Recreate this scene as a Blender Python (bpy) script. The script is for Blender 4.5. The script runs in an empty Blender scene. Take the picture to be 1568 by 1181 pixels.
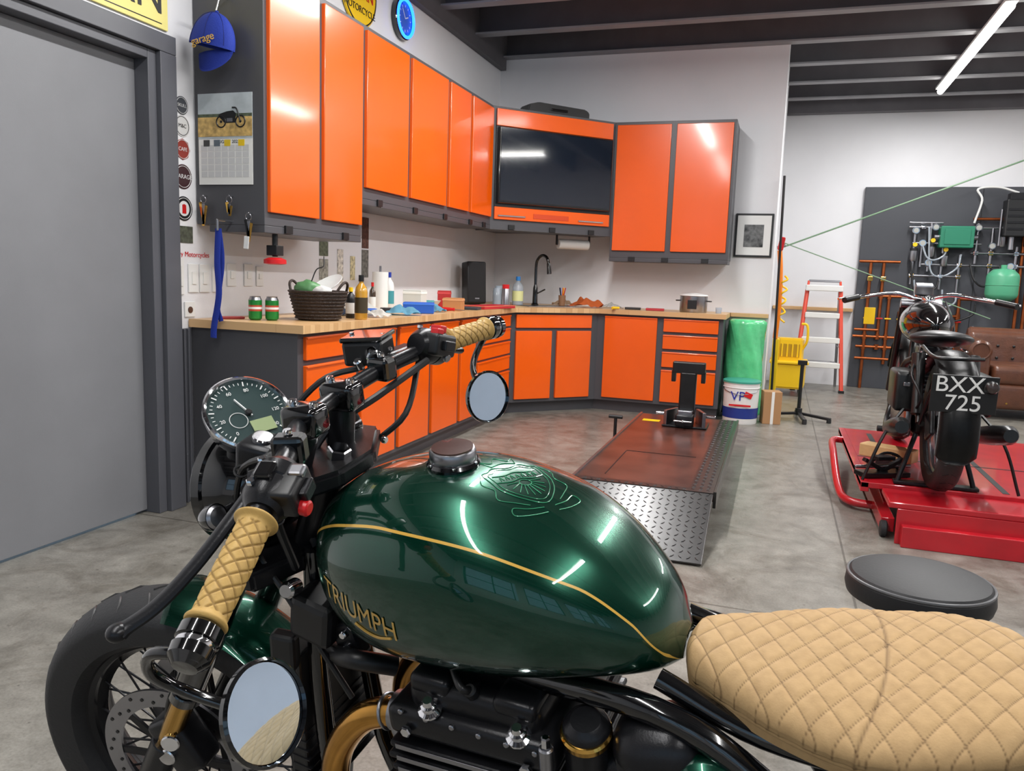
import bpy, bmesh, math, random
from mathutils import Vector, Matrix, Euler
import numpy as np
random.seed(7)
S=bpy.context.scene
COL=S.collection
# ---------------------------------------------------------------- materials
MATS={}
def mat(name,col,rough=.5,metal=0.,coat=0.,emit=0.,bump=0.,bscale=40.,var=0.,vscale=5.,trans=0.,coatr=.04,spec=.5):
    if name in MATS: return MATS[name]
    m=bpy.data.materials.new(name); m.use_nodes=True; nt=m.node_tree; b=nt.nodes['Principled BSDF']
    c=(col[0],col[1],col[2],1)
    b.inputs['Base Color'].default_value=c; b.inputs['Roughness'].default_value=rough; b.inputs['Metallic'].default_value=metal
    b.inputs['Coat Weight'].default_value=coat; b.inputs['Coat Roughness'].default_value=coatr
    b.inputs['Specular IOR Level'].default_value=spec
    if trans: b.inputs['Transmission Weight'].default_value=trans
    if emit: b.inputs['Emission Color'].default_value=c; b.inputs['Emission Strength'].default_value=emit
    tc=nt.nodes.new('ShaderNodeTexCoord')
    n=nt.nodes.new('ShaderNodeTexNoise'); n.inputs['Scale'].default_value=vscale; n.inputs['Detail'].default_value=5
    nt.links.new(tc.outputs['Object'],n.inputs['Vector'])
    if var:
        r=nt.nodes.new('ShaderNodeValToRGB'); r.color_ramp.elements[0].position=.3; r.color_ramp.elements[1].position=.7
        r.color_ramp.elements[0].color=tuple(max(0,x*(1-var)) for x in col)+(1,); r.color_ramp.elements[1].color=tuple(min(1,x*(1+var)) for x in col)+(1,)
        nt.links.new(n.outputs['Fac'],r.inputs['Fac']); nt.links.new(r.outputs['Color'],b.inputs['Base Color'])
    if bump:
        n2=nt.nodes.new('ShaderNodeTexNoise'); n2.inputs['Scale'].default_value=bscale; n2.inputs['Detail'].default_value=6
        nt.links.new(tc.outputs['Object'],n2.inputs['Vector'])
        bp=nt.nodes.new('ShaderNodeBump'); bp.inputs['Strength'].default_value=bump; bp.inputs['Distance'].default_value=.01
        nt.links.new(n2.outputs['Fac'],bp.inputs['Height']); nt.links.new(bp.outputs['Normal'],b.inputs['Normal'])
    MATS[name]=m; return m
def srgb(r,g,b):
    f=lambda v:(v/255/12.92 if v/255<=.04045 else ((v/255+.055)/1.055)**2.4)
    return (f(r),f(g),f(b))
M_white=mat('paint_white_wall',srgb(228,228,231),.6,bump=.05,bscale=120,var=.03,vscale=2)
M_gray=mat('door_gray_paint',srgb(121,122,126),.5,var=.06,vscale=2.5,bump=.03,bscale=200)
M_frame=mat('frame_gray_paint',srgb(84,85,91),.4,var=.04)
M_cab=mat('cabinet_charcoal',srgb(74,74,78),.4,bump=.05,bscale=300)
M_orange=mat('orange_powdercoat',(.84,.108,.0),.28,coat=.6,coatr=.1,var=.03,vscale=3,spec=.4)
M_black=mat('black_plastic',srgb(20,20,22),.4)
M_gloss=mat('black_gloss',srgb(8,8,10),.12,coat=1)
M_matte=mat('aged_black_enamel',srgb(18,18,19),.34,var=.4,vscale=20,bump=.05,bscale=60)
M_satin=mat('black_satin_metal',srgb(30,30,33),.3,metal=.4,bump=.05,bscale=400)
M_rubber=mat('tyre_rubber',srgb(34,34,36),.6,bump=.15,bscale=200)
M_chrome=mat('chrome',srgb(225,225,228),.08,metal=1)
M_steel=mat('brushed_steel',srgb(160,160,165),.3,metal=1)
M_gold=mat('gold_metal',srgb(206,160,80),.15,metal=1)
M_goldp=mat('gold_paint',srgb(214,168,74),.3,coat=.5)
M_bronze=mat('titanium_header',srgb(190,140,70),.18,metal=1,var=.3,vscale=14)
M_copper=mat('copper_pipe',srgb(158,86,48),.4,metal=.9,var=.25,vscale=9)
M_ceil=mat('ceiling_purlin_paint',srgb(100,98,102),.6,var=.1)
M_flange_lit=mat('flange_painted_bounce_light',srgb(150,150,154),.5,var=.05)  # lighter than the webs: bounce light from below put into the colour
M_deck=mat('ceiling_deck',srgb(150,150,154),.6,var=.05)
M_lamp=mat('tube_emission',(1,.98,.93),.5,emit=14)
M_screen=mat('tv_screen_glass',srgb(22,30,42),.08,coat=1)
M_whitep=mat('white_plastic',srgb(226,226,224),.4)
M_paper=mat('paper_white',srgb(225,224,220),.7)
M_red=mat('red_plastic',srgb(200,25,30),.35)
M_redpaint=mat('red_lift_paint',srgb(182,20,34),.32,coat=.4,var=.12,vscale=8)
M_yellow=mat('yellow_plastic',srgb(240,196,20),.4)
M_green=mat('metallic_green_paint',srgb(2,63,46),.24,metal=.7,coat=1,coatr=.02,var=.45,vscale=1100)
M_mirror=mat('mirror_glass',srgb(195,215,235),.02,metal=1)
M_gauge=mat('gauge_face',srgb(42,62,62),.35,coat=1)
M_lcd=mat('lcd_panel',srgb(150,165,120),.4)
M_blue=mat('blue_fabric',srgb(24,50,150),.8,bump=.2,bscale=200)
M_brown=mat('brown_leather',srgb(92,54,36),.35,coat=.3,var=.2,vscale=12,bump=.2,bscale=60)
M_wick=mat('dark_wicker',srgb(52,40,34),.6,bump=1,bscale=90)
M_panel=mat('panel_charcoal',srgb(66,68,74),.55)
M_clear=mat('clear_plastic',srgb(215,225,235),.1,trans=.6,coat=.5)

def floor_mat():
    m=bpy.data.materials.new('polished_concrete'); m.use_nodes=True; nt=m.node_tree; b=nt.nodes['Principled BSDF']; L=nt.links
    tc=nt.nodes.new('ShaderNodeTexCoord')
    def noise(s,d=8,r=.6,dist=0):
        n=nt.nodes.new('ShaderNodeTexNoise'); n.inputs['Scale'].default_value=s; n.inputs['Detail'].default_value=d; n.inputs['Roughness'].default_value=r; n.inputs['Distortion'].default_value=dist
        L.new(tc.outputs['Object'],n.inputs['Vector']); return n
    def ramp(n,p0,p1,c0,c1):
        r=nt.nodes.new('ShaderNodeValToRGB'); r.color_ramp.elements[0].position=p0; r.color_ramp.elements[1].position=p1
        r.color_ramp.elements[0].color=tuple(c0)+(1,); r.color_ramp.elements[1].color=tuple(c1)+(1,); L.new(n.outputs['Fac'],r.inputs['Fac']); return r
    def mul(a,b_,f):
        mx=nt.nodes.new('ShaderNodeMix'); mx.data_type='RGBA'; mx.blend_type='MULTIPLY'; mx.inputs[0].default_value=f
        L.new(a,mx.inputs[6]); L.new(b_,mx.inputs[7]); return mx.outputs[2]
    n2=noise(9,10,.7)
    c=ramp(noise(.7),.3,.7,srgb(118,114,106),srgb(156,153,145)).outputs['Color']
    c=mul(c,ramp(n2,.33,.62,(.55,.54,.53),(1,1,1)).outputs['Color'],.85)
    c=mul(c,ramp(noise(2.6,12,.75,1.2),.38,.52,(.55,.52,.48),(1,1,1)).outputs['Color'],.75)
    c=mul(c,ramp(noise(5.5,12,.8,2.0),.30,.40,(.5,.47,.43),(1,1,1)).outputs['Color'],.7)
    c=mul(c,ramp(noise(120,4),.35,.6,(.6,.6,.6),(1,1,1)).outputs['Color'],.5)
    c=mul(c,ramp(noise(38,3,.5),.24,.33,(.35,.34,.33),(1,1,1)).outputs['Color'],.8)
    br=nt.nodes.new('ShaderNodeTexBrick'); br.offset=0; br.inputs['Scale'].default_value=1; br.inputs['Brick Width'].default_value=3.2; br.inputs['Row Height'].default_value=3.2; br.inputs['Mortar Size'].default_value=.005
    br.inputs['Color1'].default_value=(1,1,1,1); br.inputs['Color2'].default_value=(1,1,1,1); br.inputs['Mortar'].default_value=(.5,.49,.47,1)
    mp=nt.nodes.new('ShaderNodeMapping'); mp.inputs['Location'].default_value=(-.36,.3,0); L.new(tc.outputs['Object'],mp.inputs['Vector']); L.new(mp.outputs['Vector'],br.inputs['Vector'])
    c=mul(c,br.outputs['Color'],1)
    L.new(c,b.inputs['Base Color'])
    rr=nt.nodes.new('ShaderNodeMapRange'); rr.inputs[3].default_value=.22; rr.inputs[4].default_value=.5
    L.new(n2.outputs['Fac'],rr.inputs[0]); L.new(rr.outputs[0],b.inputs['Roughness'])
    return m
M_floor=floor_mat()
def wood_mat():
    m=bpy.data.materials.new('butcher_block'); m.use_nodes=True; nt=m.node_tree; b=nt.nodes['Principled BSDF']; L=nt.links
    tc=nt.nodes.new('ShaderNodeTexCoord')
    br=nt.nodes.new('ShaderNodeTexBrick'); br.inputs['Scale'].default_value=6; br.inputs['Mortar Size'].default_value=.004
    br.inputs['Color1'].default_value=srgb(216,178,130)+(1,); br.inputs['Color2'].default_value=srgb(194,152,104)+(1,); br.inputs['Mortar'].default_value=srgb(160,120,80)+(1,)
    br.inputs['Brick Width'].default_value=3; br.inputs['Row Height'].default_value=.25
    L.new(tc.outputs['Object'],br.inputs['Vector']); L.new(br.outputs['Color'],b.inputs['Base Color'])
    b.inputs['Roughness'].default_value=.35
    return m
M_wood=wood_mat()
def attr_mat(name,c0,c1,rough,bump=.1,bs=400):
    m=bpy.data.materials.new(name); m.use_nodes=True; nt=m.node_tree; b=nt.nodes['Principled BSDF']; L=nt.links
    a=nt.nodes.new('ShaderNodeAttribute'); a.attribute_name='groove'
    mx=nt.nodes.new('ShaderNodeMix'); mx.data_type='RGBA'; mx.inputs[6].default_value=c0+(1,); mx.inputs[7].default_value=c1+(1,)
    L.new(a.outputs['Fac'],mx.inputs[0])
    n=nt.nodes.new('ShaderNodeTexNoise'); n.inputs['Scale'].default_value=60; n.inputs['Detail'].default_value=6
    tc=nt.nodes.new('ShaderNodeTexCoord'); L.new(tc.outputs['Object'],n.inputs['Vector'])
    r=nt.nodes.new('ShaderNodeValToRGB'); r.color_ramp.elements[0].color=(.82,.8,.78,1); r.color_ramp.elements[1].color=(1,1,1,1); r.color_ramp.elements[0].position=.3; r.color_ramp.elements[1].position=.6
    L.new(n.outputs['Fac'],r.inputs['Fac'])
    m2=nt.nodes.new('ShaderNodeMix'); m2.data_type='RGBA'; m2.blend_type='MULTIPLY'; m2.inputs[0].default_value=.8
    L.new(mx.outputs[2],m2.inputs[6]); L.new(r.outputs['Color'],m2.inputs[7]); L.new(m2.outputs[2],b.inputs['Base Color'])
    n2=nt.nodes.new('ShaderNodeTexNoise'); n2.inputs['Scale'].default_value=bs; L.new(tc.outputs['Object'],n2.inputs['Vector'])
    bp=nt.nodes.new('ShaderNodeBump'); bp.inputs['Strength'].default_value=bump; bp.inputs['Distance'].default_value=.003; L.new(n2.outputs['Fac'],bp.inputs['Height']); L.new(bp.outputs['Normal'],b.inputs['Normal'])
    b.inputs['Roughness'].default_value=rough; b.inputs['Specular IOR Level'].default_value=.3; return m
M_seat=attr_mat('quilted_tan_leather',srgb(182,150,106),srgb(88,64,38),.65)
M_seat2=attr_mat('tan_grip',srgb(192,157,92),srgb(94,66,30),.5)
# ---------------------------------------------------------------- helpers
def G(name,loc=(0,0,0),rot=(0,0,0),par=None):
    e=bpy.data.objects.new(name,None); e.empty_display_size=.05; COL.objects.link(e); e.location=loc; e.rotation_euler=rot
    if par: e.parent=par
    return e
def O(name,me,m=None,par=None,loc=None,rot=None,smooth=False):
    ob=bpy.data.objects.new(name,me); COL.objects.link(ob)
    if m is not None:
        for mm in (m if isinstance(m,(list,tuple)) else [m]): me.materials.append(mm)
    if par: ob.parent=par
    if loc is not None: ob.location=loc
    if rot is not None: ob.rotation_euler=rot
    if smooth:
        for p in me.polygons: p.use_smooth=True
    return ob
def bm_obj(name,bm,m,par=None,smooth=False,loc=None,rot=None,auto=None):
    me=bpy.data.meshes.new(name); bm.normal_update()
    if auto:
        for e in bm.edges:
            if len(e.link_faces)==2 and e.calc_face_angle(0)>auto: e.smooth=False
    bm.to_mesh(me); bm.free(); return O(name,me,m,par,loc,rot,smooth or bool(auto))
def box(par,name,a,b,m,bev=0.,loc=None,rot=None,seg=2):
    bm=bmesh.new(); bmesh.ops.create_cube(bm,size=1)
    for v in bm.verts: v.co=Vector([(a[i]+b[i])/2+v.co[i]*(b[i]-a[i]) for i in range(3)])
    if bev: bmesh.ops.bevel(bm,geom=bm.edges[:],offset=bev,segments=seg,affect='EDGES',profile=.5)
    bmesh.ops.recalc_face_normals(bm,faces=bm.faces)
    return bm_obj(name,bm,m,par,False,loc,rot,auto=.6 if seg>2 else None)
def obox(par,name,c,half,m,rot=(0,0,0),bev=.003,seg=2):
    return box(par,name,[-h for h in half],half,m,min(bev,min(half)*.9),loc=c,rot=rot,seg=seg)
def prism(par,name,poly,z0,z1,m,bev=0,loc=None,rot=None):
    bm=bmesh.new(); lo=[bm.verts.new((x,y,z0)) for x,y in poly]; hi=[bm.verts.new((x,y,z1)) for x,y in poly]
    bm.faces.new(lo); bm.faces.new(hi); n=len(poly)
    for i in range(n): bm.faces.new((lo[i],lo[(i+1)%n],hi[(i+1)%n],hi[i]))
    bmesh.ops.recalc_face_normals(bm,faces=bm.faces)
    if bev: bmesh.ops.bevel(bm,geom=bm.edges[:],offset=bev,segments=2,affect='EDGES')
    return bm_obj(name,bm,m,par,loc=loc,rot=rot)
def cr(pts,n=8,closed=False):
    P=[np.array(p,float) for p in pts]; out=[]
    N=len(P)
    for i in range(N if closed else N-1):
        if closed: p0,p1,p2,p3=P[(i-1)%N],P[i],P[(i+1)%N],P[(i+2)%N]
        else: p0=P[i-1] if i>0 else 2*P[0]-P[1]; p1=P[i];p2=P[i+1];p3=P[i+2] if i+2<N else 2*P[-1]-P[-2]
        for k in range(n):
            t=k/n; out.append(.5*((2*p1)+(-p0+p2)*t+(2*p0-5*p1+4*p2-p3)*t*t+(-p0+3*p1-3*p2+p3)*t**3))
    if not closed: out.append(P[-1])
    return out
def sweep(par,name,pts,r,m,seg=12,closed=False,flat=1.0,cap=True,up=None):
    P=[Vector([float(c) for c in p]) for p in pts]; n=len(P)
    R=r if hasattr(r,'__len__') else [r]*n
    bm=bmesh.new(); rings=[]; prev=None
    for i in range(n):
        if closed: t=(P[(i+1)%n]-P[i-1])
        else: t=P[min(i+1,n-1)]-P[max(i-1,0)]
        t=t.normalized() if t.length>1e-9 else Vector((0,0,1))
        if prev is None:
            a=Vector(up) if up else (Vector((0,0,1)) if abs(t.z)<.9 else Vector((1,0,0)))
            nn=(a-t*a.dot(t)).normalized()
        else: nn=(prev-t*prev.dot(t)).normalized()
        prev=nn; b=t.cross(nn)
        rings.append([bm.verts.new(P[i]+(nn*math.cos(2*math.pi*k/seg)*flat+b*math.sin(2*math.pi*k/seg))*R[i]) for k in range(seg)])
    for i in range(n if closed else n-1):
        A=rings[i];B=rings[(i+1)%n]
        for k in range(seg): bm.faces.new((A[k],A[(k+1)%seg],B[(k+1)%seg],B[k]))
    if cap and not closed:
        bm.faces.new(rings[0][::-1]); bm.faces.new(rings[-1])
    bmesh.ops.recalc_face_normals(bm,faces=bm.faces)
    return bm_obj(name,bm,m,par,auto=.7)
def tube(par,name,pts,r,m,seg=10,n=6,closed=False,**k):
    return sweep(par,name,cr(pts,n,closed),r,m,seg,closed,**k)
def axis_mat(p,d):
    d=Vector(d).normalized(); return Matrix.Translation(Vector(p))@d.to_track_quat('Z','Y').to_matrix().to_4x4()
def lathe(par,name,prof,m,p=(0,0,0),d=(0,0,1),seg=32,auto=.6,sx=1,sy=1):
    M=axis_mat(p,d); bm=bmesh.new(); rings=[]
    for r,z in prof:
        if r<1e-6: rings.append([bm.verts.new(M@Vector((0,0,z)))])
        else: rings.append([bm.verts.new(M@Vector((sx*r*math.cos(2*math.pi*k/seg),sy*r*math.sin(2*math.pi*k/seg),z))) for k in range(seg)])
    for A,B in zip(rings[:-1],rings[1:]):
        if len(A)==1 and len(B)==1: continue
        for k in range(seg):
            if len(A)==1: bm.faces.new((A[0],B[(k+1)%seg],B[k]))
            elif len(B)==1: bm.faces.new((A[k],A[(k+1)%seg],B[0]))
            else: bm.faces.new((A[k],A[(k+1)%seg],B[(k+1)%seg],B[k]))
    bmesh.ops.recalc_face_normals(bm,faces=bm.faces)
    return bm_obj(name,bm,m,par,auto=auto)
def cyl(par,name,p0,p1,r0,m,r1=None,seg=20,bev=.0):
    r1=r0 if r1 is None else r1; L=(Vector(p1)-Vector(p0)).length; e=bev or min(.002,L*.2,r0*.3)
    return lathe(par,name,[(0,0),(r0-e,0),(r0,e),(r1,L-e),(max(r1-e,0),L),(0,L)],m,p0,Vector(p1)-Vector(p0),seg)
def ring(par,name,p,d,R,r,m,seg=48,rs=10):
    M=axis_mat(p,d); return sweep(par,name,[M@Vector((R*math.cos(2*math.pi*k/seg),R*math.sin(2*math.pi*k/seg),0)) for k in range(seg)],r,m,rs,True)
def sphere(par,name,c,rad,m,rot=(0,0,0),sub=3,noise=0):
    bm=bmesh.new(); bmesh.ops.create_icosphere(bm,subdivisions=sub,radius=1)
    for v in bm.verts:
        k=1+noise*(math.sin(v.co.x*5+c[0]*9)*math.cos(v.co.y*4.3+2)+.6*math.sin(v.co.z*8+v.co.x*6)+.4*math.sin(v.co.y*13))
        v.co=Vector((v.co.x*rad[0]*k,v.co.y*rad[1]*k,v.co.z*rad[2]*k))
    return bm_obj(name,bm,m,par,True,loc=c,rot=rot)
def text(par,name,body,size,loc,rot,m,ext=.001,align='CENTER'):
    c=bpy.data.curves.new(name,'FONT'); c.body=body; c.size=size; c.extrude=ext; c.align_x=align; c.align_y='CENTER'
    t=bpy.data.objects.new(name+'_tmp',c); COL.objects.link(t); bpy.context.view_layer.update()
    me=bpy.data.meshes.new_from_object(t.evaluated_get(bpy.context.evaluated_depsgraph_get())); bpy.data.objects.remove(t)
    return O(name,me,m,par,loc,rot)
PI=math.pi; RX=(PI/2,0,PI/2); RY=(PI/2,0,0)
# ---------------------------------------------------------------- room
XW=-2.76; YW=7.61; YF=10.35; XR=-.08
box(None,'floor',(-3.2,-4.2,-.1),(7.2,10.6,0),M_floor)
box(None,'wall_left',(XW-.15,-4,0),(XW,1.94,3.6),M_white)
box(None,'wall_left',(XW-.15,3.0,0),(XW,YW+.15,3.6),M_white)
box(None,'wall_left',(XW-.15,1.94,2.14),(XW,3.0,3.6),M_white)
box(None,'wall_back',(XW,YW,0),(XR,YW+.15,3.6),M_white)
box(None,'wall_return',(XR-.15,YW+.15,0),(XR,YF,3.6),M_white)
box(None,'wall_far',(XR-.15,YF,0),(7,YF+.15,3.6),M_white)
box(None,'wall_right',(7,-4,0),(7.15,YF,3.6),M_white)
box(None,'wall_front',(XW-.15,-4.15,0),(7.15,-4,.9),M_white)
box(None,'wall_front',(XW-.15,-4.15,2.9),(7.15,-4,3.6),M_white)
for i,x in enumerate((XW-.15,-.2,2.35,4.9)):
    box(None,'wall_front',(x,-4.15,.9),(x+.5,-4,2.9),M_white)
for i,x in enumerate((XW+.35,.3,2.85,5.4)):
    g=G('window_%d'%(i+1)); x1=min(x+2.05,7.0)
    for xx in (x,(x+x1)/2-.03,x1-.06): box(g,'mullion',(xx,-4.1,.9),(xx+.06,-4.04,2.9),M_black)
    for zz in (.9,1.87,2.84): box(g,'transom',(x,-4.1,zz),(x1,-4.04,zz+.06),M_black)
D=G('door_1')
box(D,'leaf',(XW-.09,2.0,.012),(XW-.045,2.94,2.085),M_gray,.003)
F=G('trim_1')
box(F,'jamb_far',(XW-.12,2.94,0),(XW+.03,2.989,2.129),M_frame,.003)
box(F,'casing_far',(XW+.002,2.99,0),(XW+.055,3.09,2.129),M_frame,.003)
box(F,'jamb_near',(XW-.12,1.951,0),(XW+.03,2.0,2.129),M_frame,.003)
box(F,'casing_near',(XW+.002,1.86,0),(XW+.055,1.95,2.129),M_frame,.003)
box(F,'head_inner',(XW-.12,2.001,2.086),(XW+.03,2.939,2.129),M_frame,.003)
box(F,'head',(XW+.002,1.86,2.13),(XW+.055,3.09,2.21),M_frame,.003)
wl=G('trim_2')
box(wl,'liner_panel',(XW+.001,3.095,0),(XW+.012,3.2,.875),M_frame)
for k in range(3): box(wl,'liner_rib',(XW+.01,3.105+k*.03,0),(XW+.025,3.117+k*.03,.875),M_frame,.003)
C=G('ceiling')
box(C,'deck',(-3.2,-4.2,3.6),(7.2,10.6,3.7),M_deck)
for i in range(19):
    y=-3.65+i*.75
    box(C,'purlin_web_%d'%i,(-3.2,y,3.28),(7,y+.012,3.6),M_ceil)
    box(C,'purlin_flange_%d'%i,(-3.2,y-.09,3.27),(7,y+.012,3.285),M_flange_lit)
box(C,'eave_beam_far',(XR,YF-.14,3.2),(7,YF-.02,3.6),M_ceil); box(C,'eave_beam_left',(XW+.003,-4,3.17),(XW+.06,YW-.01,3.6),M_ceil)
def lamp(x,y0,y1,z=3.21,en=95):
    g=G('tube_light_fixture')
    box(g,'housing',(x-.045,y0,z+.025),(x+.045,y1,z+.05),M_whitep,.005)
    cyl(g,'tube',(x,y0+.03,z),(x,y1-.03,z),.03,M_lamp,seg=12)
    for yy in (y0+.2,y1-.2): box(g,'hanger',(x-.003,yy-.003,z+.04),(x+.003,yy+.003,3.27),M_steel)
    l=bpy.data.lights.new('lamp_light','AREA'); l.shape='RECTANGLE'; l.size=.08; l.size_y=y1-y0; l.energy=en; l.color=(1,.99,.98)
    o=bpy.data.objects.new('lamp_light',l); COL.objects.link(o); o.parent=g; o.location=(x,(y0+y1)/2,z-.035)
lamp(1.4,6.7,9.4,en=85); lamp(1.45,2.6,5.4,en=75); lamp(1.45,-1.6,1.2,en=50)
lamp(-1.1,-1.6,1.2,en=50); lamp(-1.1,2.0,4.2,en=75); lamp(-1.1,4.5,5.7,en=48); lamp(4.2,6.8,9.6,en=90); lamp(4.2,2,4.8,en=50)  # shortest left tube is an added, unseen lamp that brightens the left wall
# ---------------------------------------------------------------- base cabinets
e0=.006
xc=XW+.66; yc=YW-.66; y0=3.19; y1=6.363; xd=xc+yc-y1; x3=-.417
BC=G('base_cabinets')
def poly(i,e=0):
    k=i*.414
    return [(XW+e0,y0+e),(xc-i,y0+e),(xc-i,y1+k),(xd-k,yc+i),(x3-e,yc+i),(x3-e,YW-e0),(XW+e0,YW-e0)]
prism(BC,'carcass',poly(.045,.02),.1,.88,M_cab)
prism(BC,'toe_kick',poly(.11,.03),0,.1,M_cab)
CT=G('countertop'); prism(CT,'wood_slab',poly(0),.881,.921,M_wood)
LG=G('trim_3'); box(LG,'wood_cap',(XR+.01,YF-.09,.9),(.84,YF-.002,.94),M_wood,.004)
LG=G('trim_4'); box(LG,'wood_cap',(x3+.003,YW-.07,.885),(XR-.002,YW-.004,.921),M_wood,.003)
def front(par,n,u0,u1,z0,z1,lip=True,g=.008):
    box(par,n,(u0+g,-.02,z0+g),(u1-g,.005,z1-g),M_orange,.004)
    if lip: box(par,n+'_pull',(u0+g,-.026,z1-g-.012),(u1-g,-.018,z1-g-.002),M_orange,.002)
L=G('left_run',(xc-.045,0,0),(0,0,PI/2),BC)
for i,(a,b) in enumerate([(3.25,3.74),(3.78,4.20),(4.24,4.68),(4.72,5.17),(5.21,5.51)]):
    if i<2:
        front(L,'drawer_top_%d'%i,a,b,.74,.87); front(L,'door_panel_%d'%i,a,b,.12,.73)
    else: front(L,'door_panel_%d'%i,a,b,.12,.87)
zs=[.12,.4,.53,.65,.76,.87]
for i in range(5): front(L,'drawer_%d'%i,5.56,6.31,zs[i],zs[i+1])
dl=math.hypot(xd-xc,yc-y1)
Dg=G('corner_run',(xc-.045,y1+.0186,0),(0,0,PI/4),BC)
front(Dg,'sink_false_front',.03,dl-.03,.74,.87,False)
front(Dg,'door_panel_l',.03,dl/2-.018,.12,.73,False); front(Dg,'door_panel_r',dl/2+.018,dl-.03,.12,.73,False)
R=G('back_run',(0,yc+.045,0),(0,0,0),BC)
front(R,'door_panel_a',xd+.04,-.99,.12,.87)
for i,(a,b) in enumerate([(.12,.42),(.43,.58),(.59,.73),(.74,.87)]): front(R,'drawer_%d'%i,-.95,x3-.05,a,b)
# ---------------------------------------------------------------- wall cabinets
UC=G('wall_cabinets')
xu=XW+.40; yu=YW-.40; ya,yb,yd=3.263,4.187,6.356; xe=xu+yu-yd; xr=-.454
zt,zm,zb=2.577,1.606,1.385
box(UC,'tall_carcass',(XW+e0,ya,zb),(xu,yb,zt),M_cab,.003)
box(UC,'mid_carcass',(XW+e0,yb,zm),(xu,yd,zt),M_cab,.003)
prism(UC,'corner_carcass',[(XW+e0,yd),(xu,yd),(xe,yu),(xe,YW-e0),(XW+e0,YW-e0)],zm,zt,M_cab)
box(UC,'end_carcass',(xe,yu,zb),(xr,YW-e0,zt),M_cab,.003)
Lu=G('left_doors',(xu,0,0),(0,0,PI/2),UC)
for i,(a,b) in enumerate([(ya,3.735),(3.735,yb)]): front(Lu,'tall_door_%d'%i,a+.016,b-.016,zb+.055,zt-.02,False)
for i,(a,b) in enumerate([(4.187,4.78),(4.78,5.41),(5.41,5.85),(5.85,6.356)]): front(Lu,'mid_door_%d'%i,a+.018,b-.018,zm+.055,zt-.02,False)
box(Lu,'light_rail_tall',(ya,0,zb-.035),(yb,.32,zb),M_cab,.003)
box(Lu,'light_rail_mid',(yb,0,zm-.035),(yd,.32,zm),M_cab,.003)
for u in (3.45,4.0): box(Lu,'latch',(u-.03,-.012,zb-.03),(u+.03,.0,zb+.01),M_black,.002)
for u in (4.4,4.9,5.4,5.9,6.2): box(Lu,'latch',(u-.03,-.012,zm-.03),(u+.03,.0,zm+.01),M_black,.002)
Du=G('tv_bay',(xu,yd,0),(0,0,PI/4),UC); w=math.hypot(xe-xu,yu-yd)
box(Du,'top_panel',(.03,-.02,2.42),(w-.03,.0,zt-.02),M_orange,.004)
box(Du,'bottom_panel',(.03,-.02,zm+.05),(w-.03,0,1.76),M_orange,.004)
box(Du,'tv_surround',(.03,-.012,1.76),(w-.03,0,2.42),M_black,.002)
box(Du,'vent_slots',(.4,-.024,1.68),(.75,-.019,1.72),mat('vent_orange',srgb(205,65,8),.5))
for k,(a,b) in enumerate([(.06,.32),(w-.36,w-.1)]): box(Du,'grip_%d'%k,(a,-.032,zm+.075),(b,-.018,zm+.088),M_chrome,.003)
box(Du,'light_rail',(0,0,zm-.035),(w,.3,zm),M_cab)
for u in (.2,.6,1.0): box(Du,'latch',(u-.03,-.012,zm-.03),(u+.03,.0,zm+.01),M_black,.002)
Ru=G('right_doors',(0,yu,0),(0,0,0),UC)
xm=(xe+xr)/2
front(Ru,'door_a',xe+.016,xm-.016,zb+.055,zt-.02,False); front(Ru,'door_b',xm+.016,xr-.016,zb+.055,zt-.02,False)
box(Ru,'light_rail',(xe,0,zb-.035),(xr,.3,zb),M_cab,.003)
for u in (-1.3,-1.0,-.65): box(Ru,'latch',(u-.03,-.012,zb-.03),(u+.03,.0,zb+.01),M_black,.002)
TV=G('television',(xu,yd,0),(0,0,PI/4))
box(TV,'bezel',(.045,-.05,1.79),(w-.045,-.014,2.41),M_gloss,.006)
box(TV,'screen',(.06,-.053,1.81),(w-.06,-.049,2.4),M_screen)
sb=G('equipment_case',(-2.0,6.93,zt),(0,0,PI/4)); 
prism(sb,'case_shell',[(-.31,0),(-.29,.07),(-.2,.095),(.27,.085),(.31,.06),(.31,0)],-.09,.09,M_black,.008,loc=(0,0,0),rot=(PI/2,0,0))
obox(sb,'handle',(0,-.095,.045),(.08,.008,.01),M_gloss)
# ---------------------------------------------------------------- left wall items
g=G('yellow_banner_sign'); box(g,'board',(XW+.002,2.1,2.24),(XW+.012,3.09,2.56),mat('banner_yellow',srgb(232,220,136),.6),.002)
text(g,'lettering','MAN',.22,(XW+.0135,2.82,2.37),RX,mat('banner_ink',srgb(50,50,50),.6),.001); box(g,'rule_line',(XW+.0125,2.12,2.26),(XW+.0135,3.05,2.264),M_black)
g=G('round_garage_sign'); lathe(g,'disc',[(.225,0),(.225,.012),(.22,.016),(0,.016)],M_yellow,(XW+.006,4.82,2.99),(1,0,0),48)
ring(g,'border',(XW+.022,4.82,2.99),(1,0,0),.21,.005,M_black); text(g,'lettering','MOTORCYCLE',.06,(XW+.024,4.82,2.875),RX,M_black,.001); text(g,'lettering_red','INDIAN',.1,(XW+.024,4.82,2.98),RX,M_red,.001)
g=G('neon_wall_clock'); cc=(XW+.03,5.43,3.0)
lathe(g,'case',[(0,-.025),(.14,-.025),(.145,.01),(.135,.018),(.13,.005),(0,.004)],M_gloss,cc,(1,0,0),48)
ring(g,'neon_ring',(XW+.05,5.43,3.0),(1,0,0),.126,.011,mat('neon_blue',(.01,.10,1),.4,emit=7))
lathe(g,'dial',[(.10,.0),(.10,.006),(0,.007)],mat('clock_dial_blue',srgb(60,100,190),.4),(XW+.035,5.43,3.0),(1,0,0),40)
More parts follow.
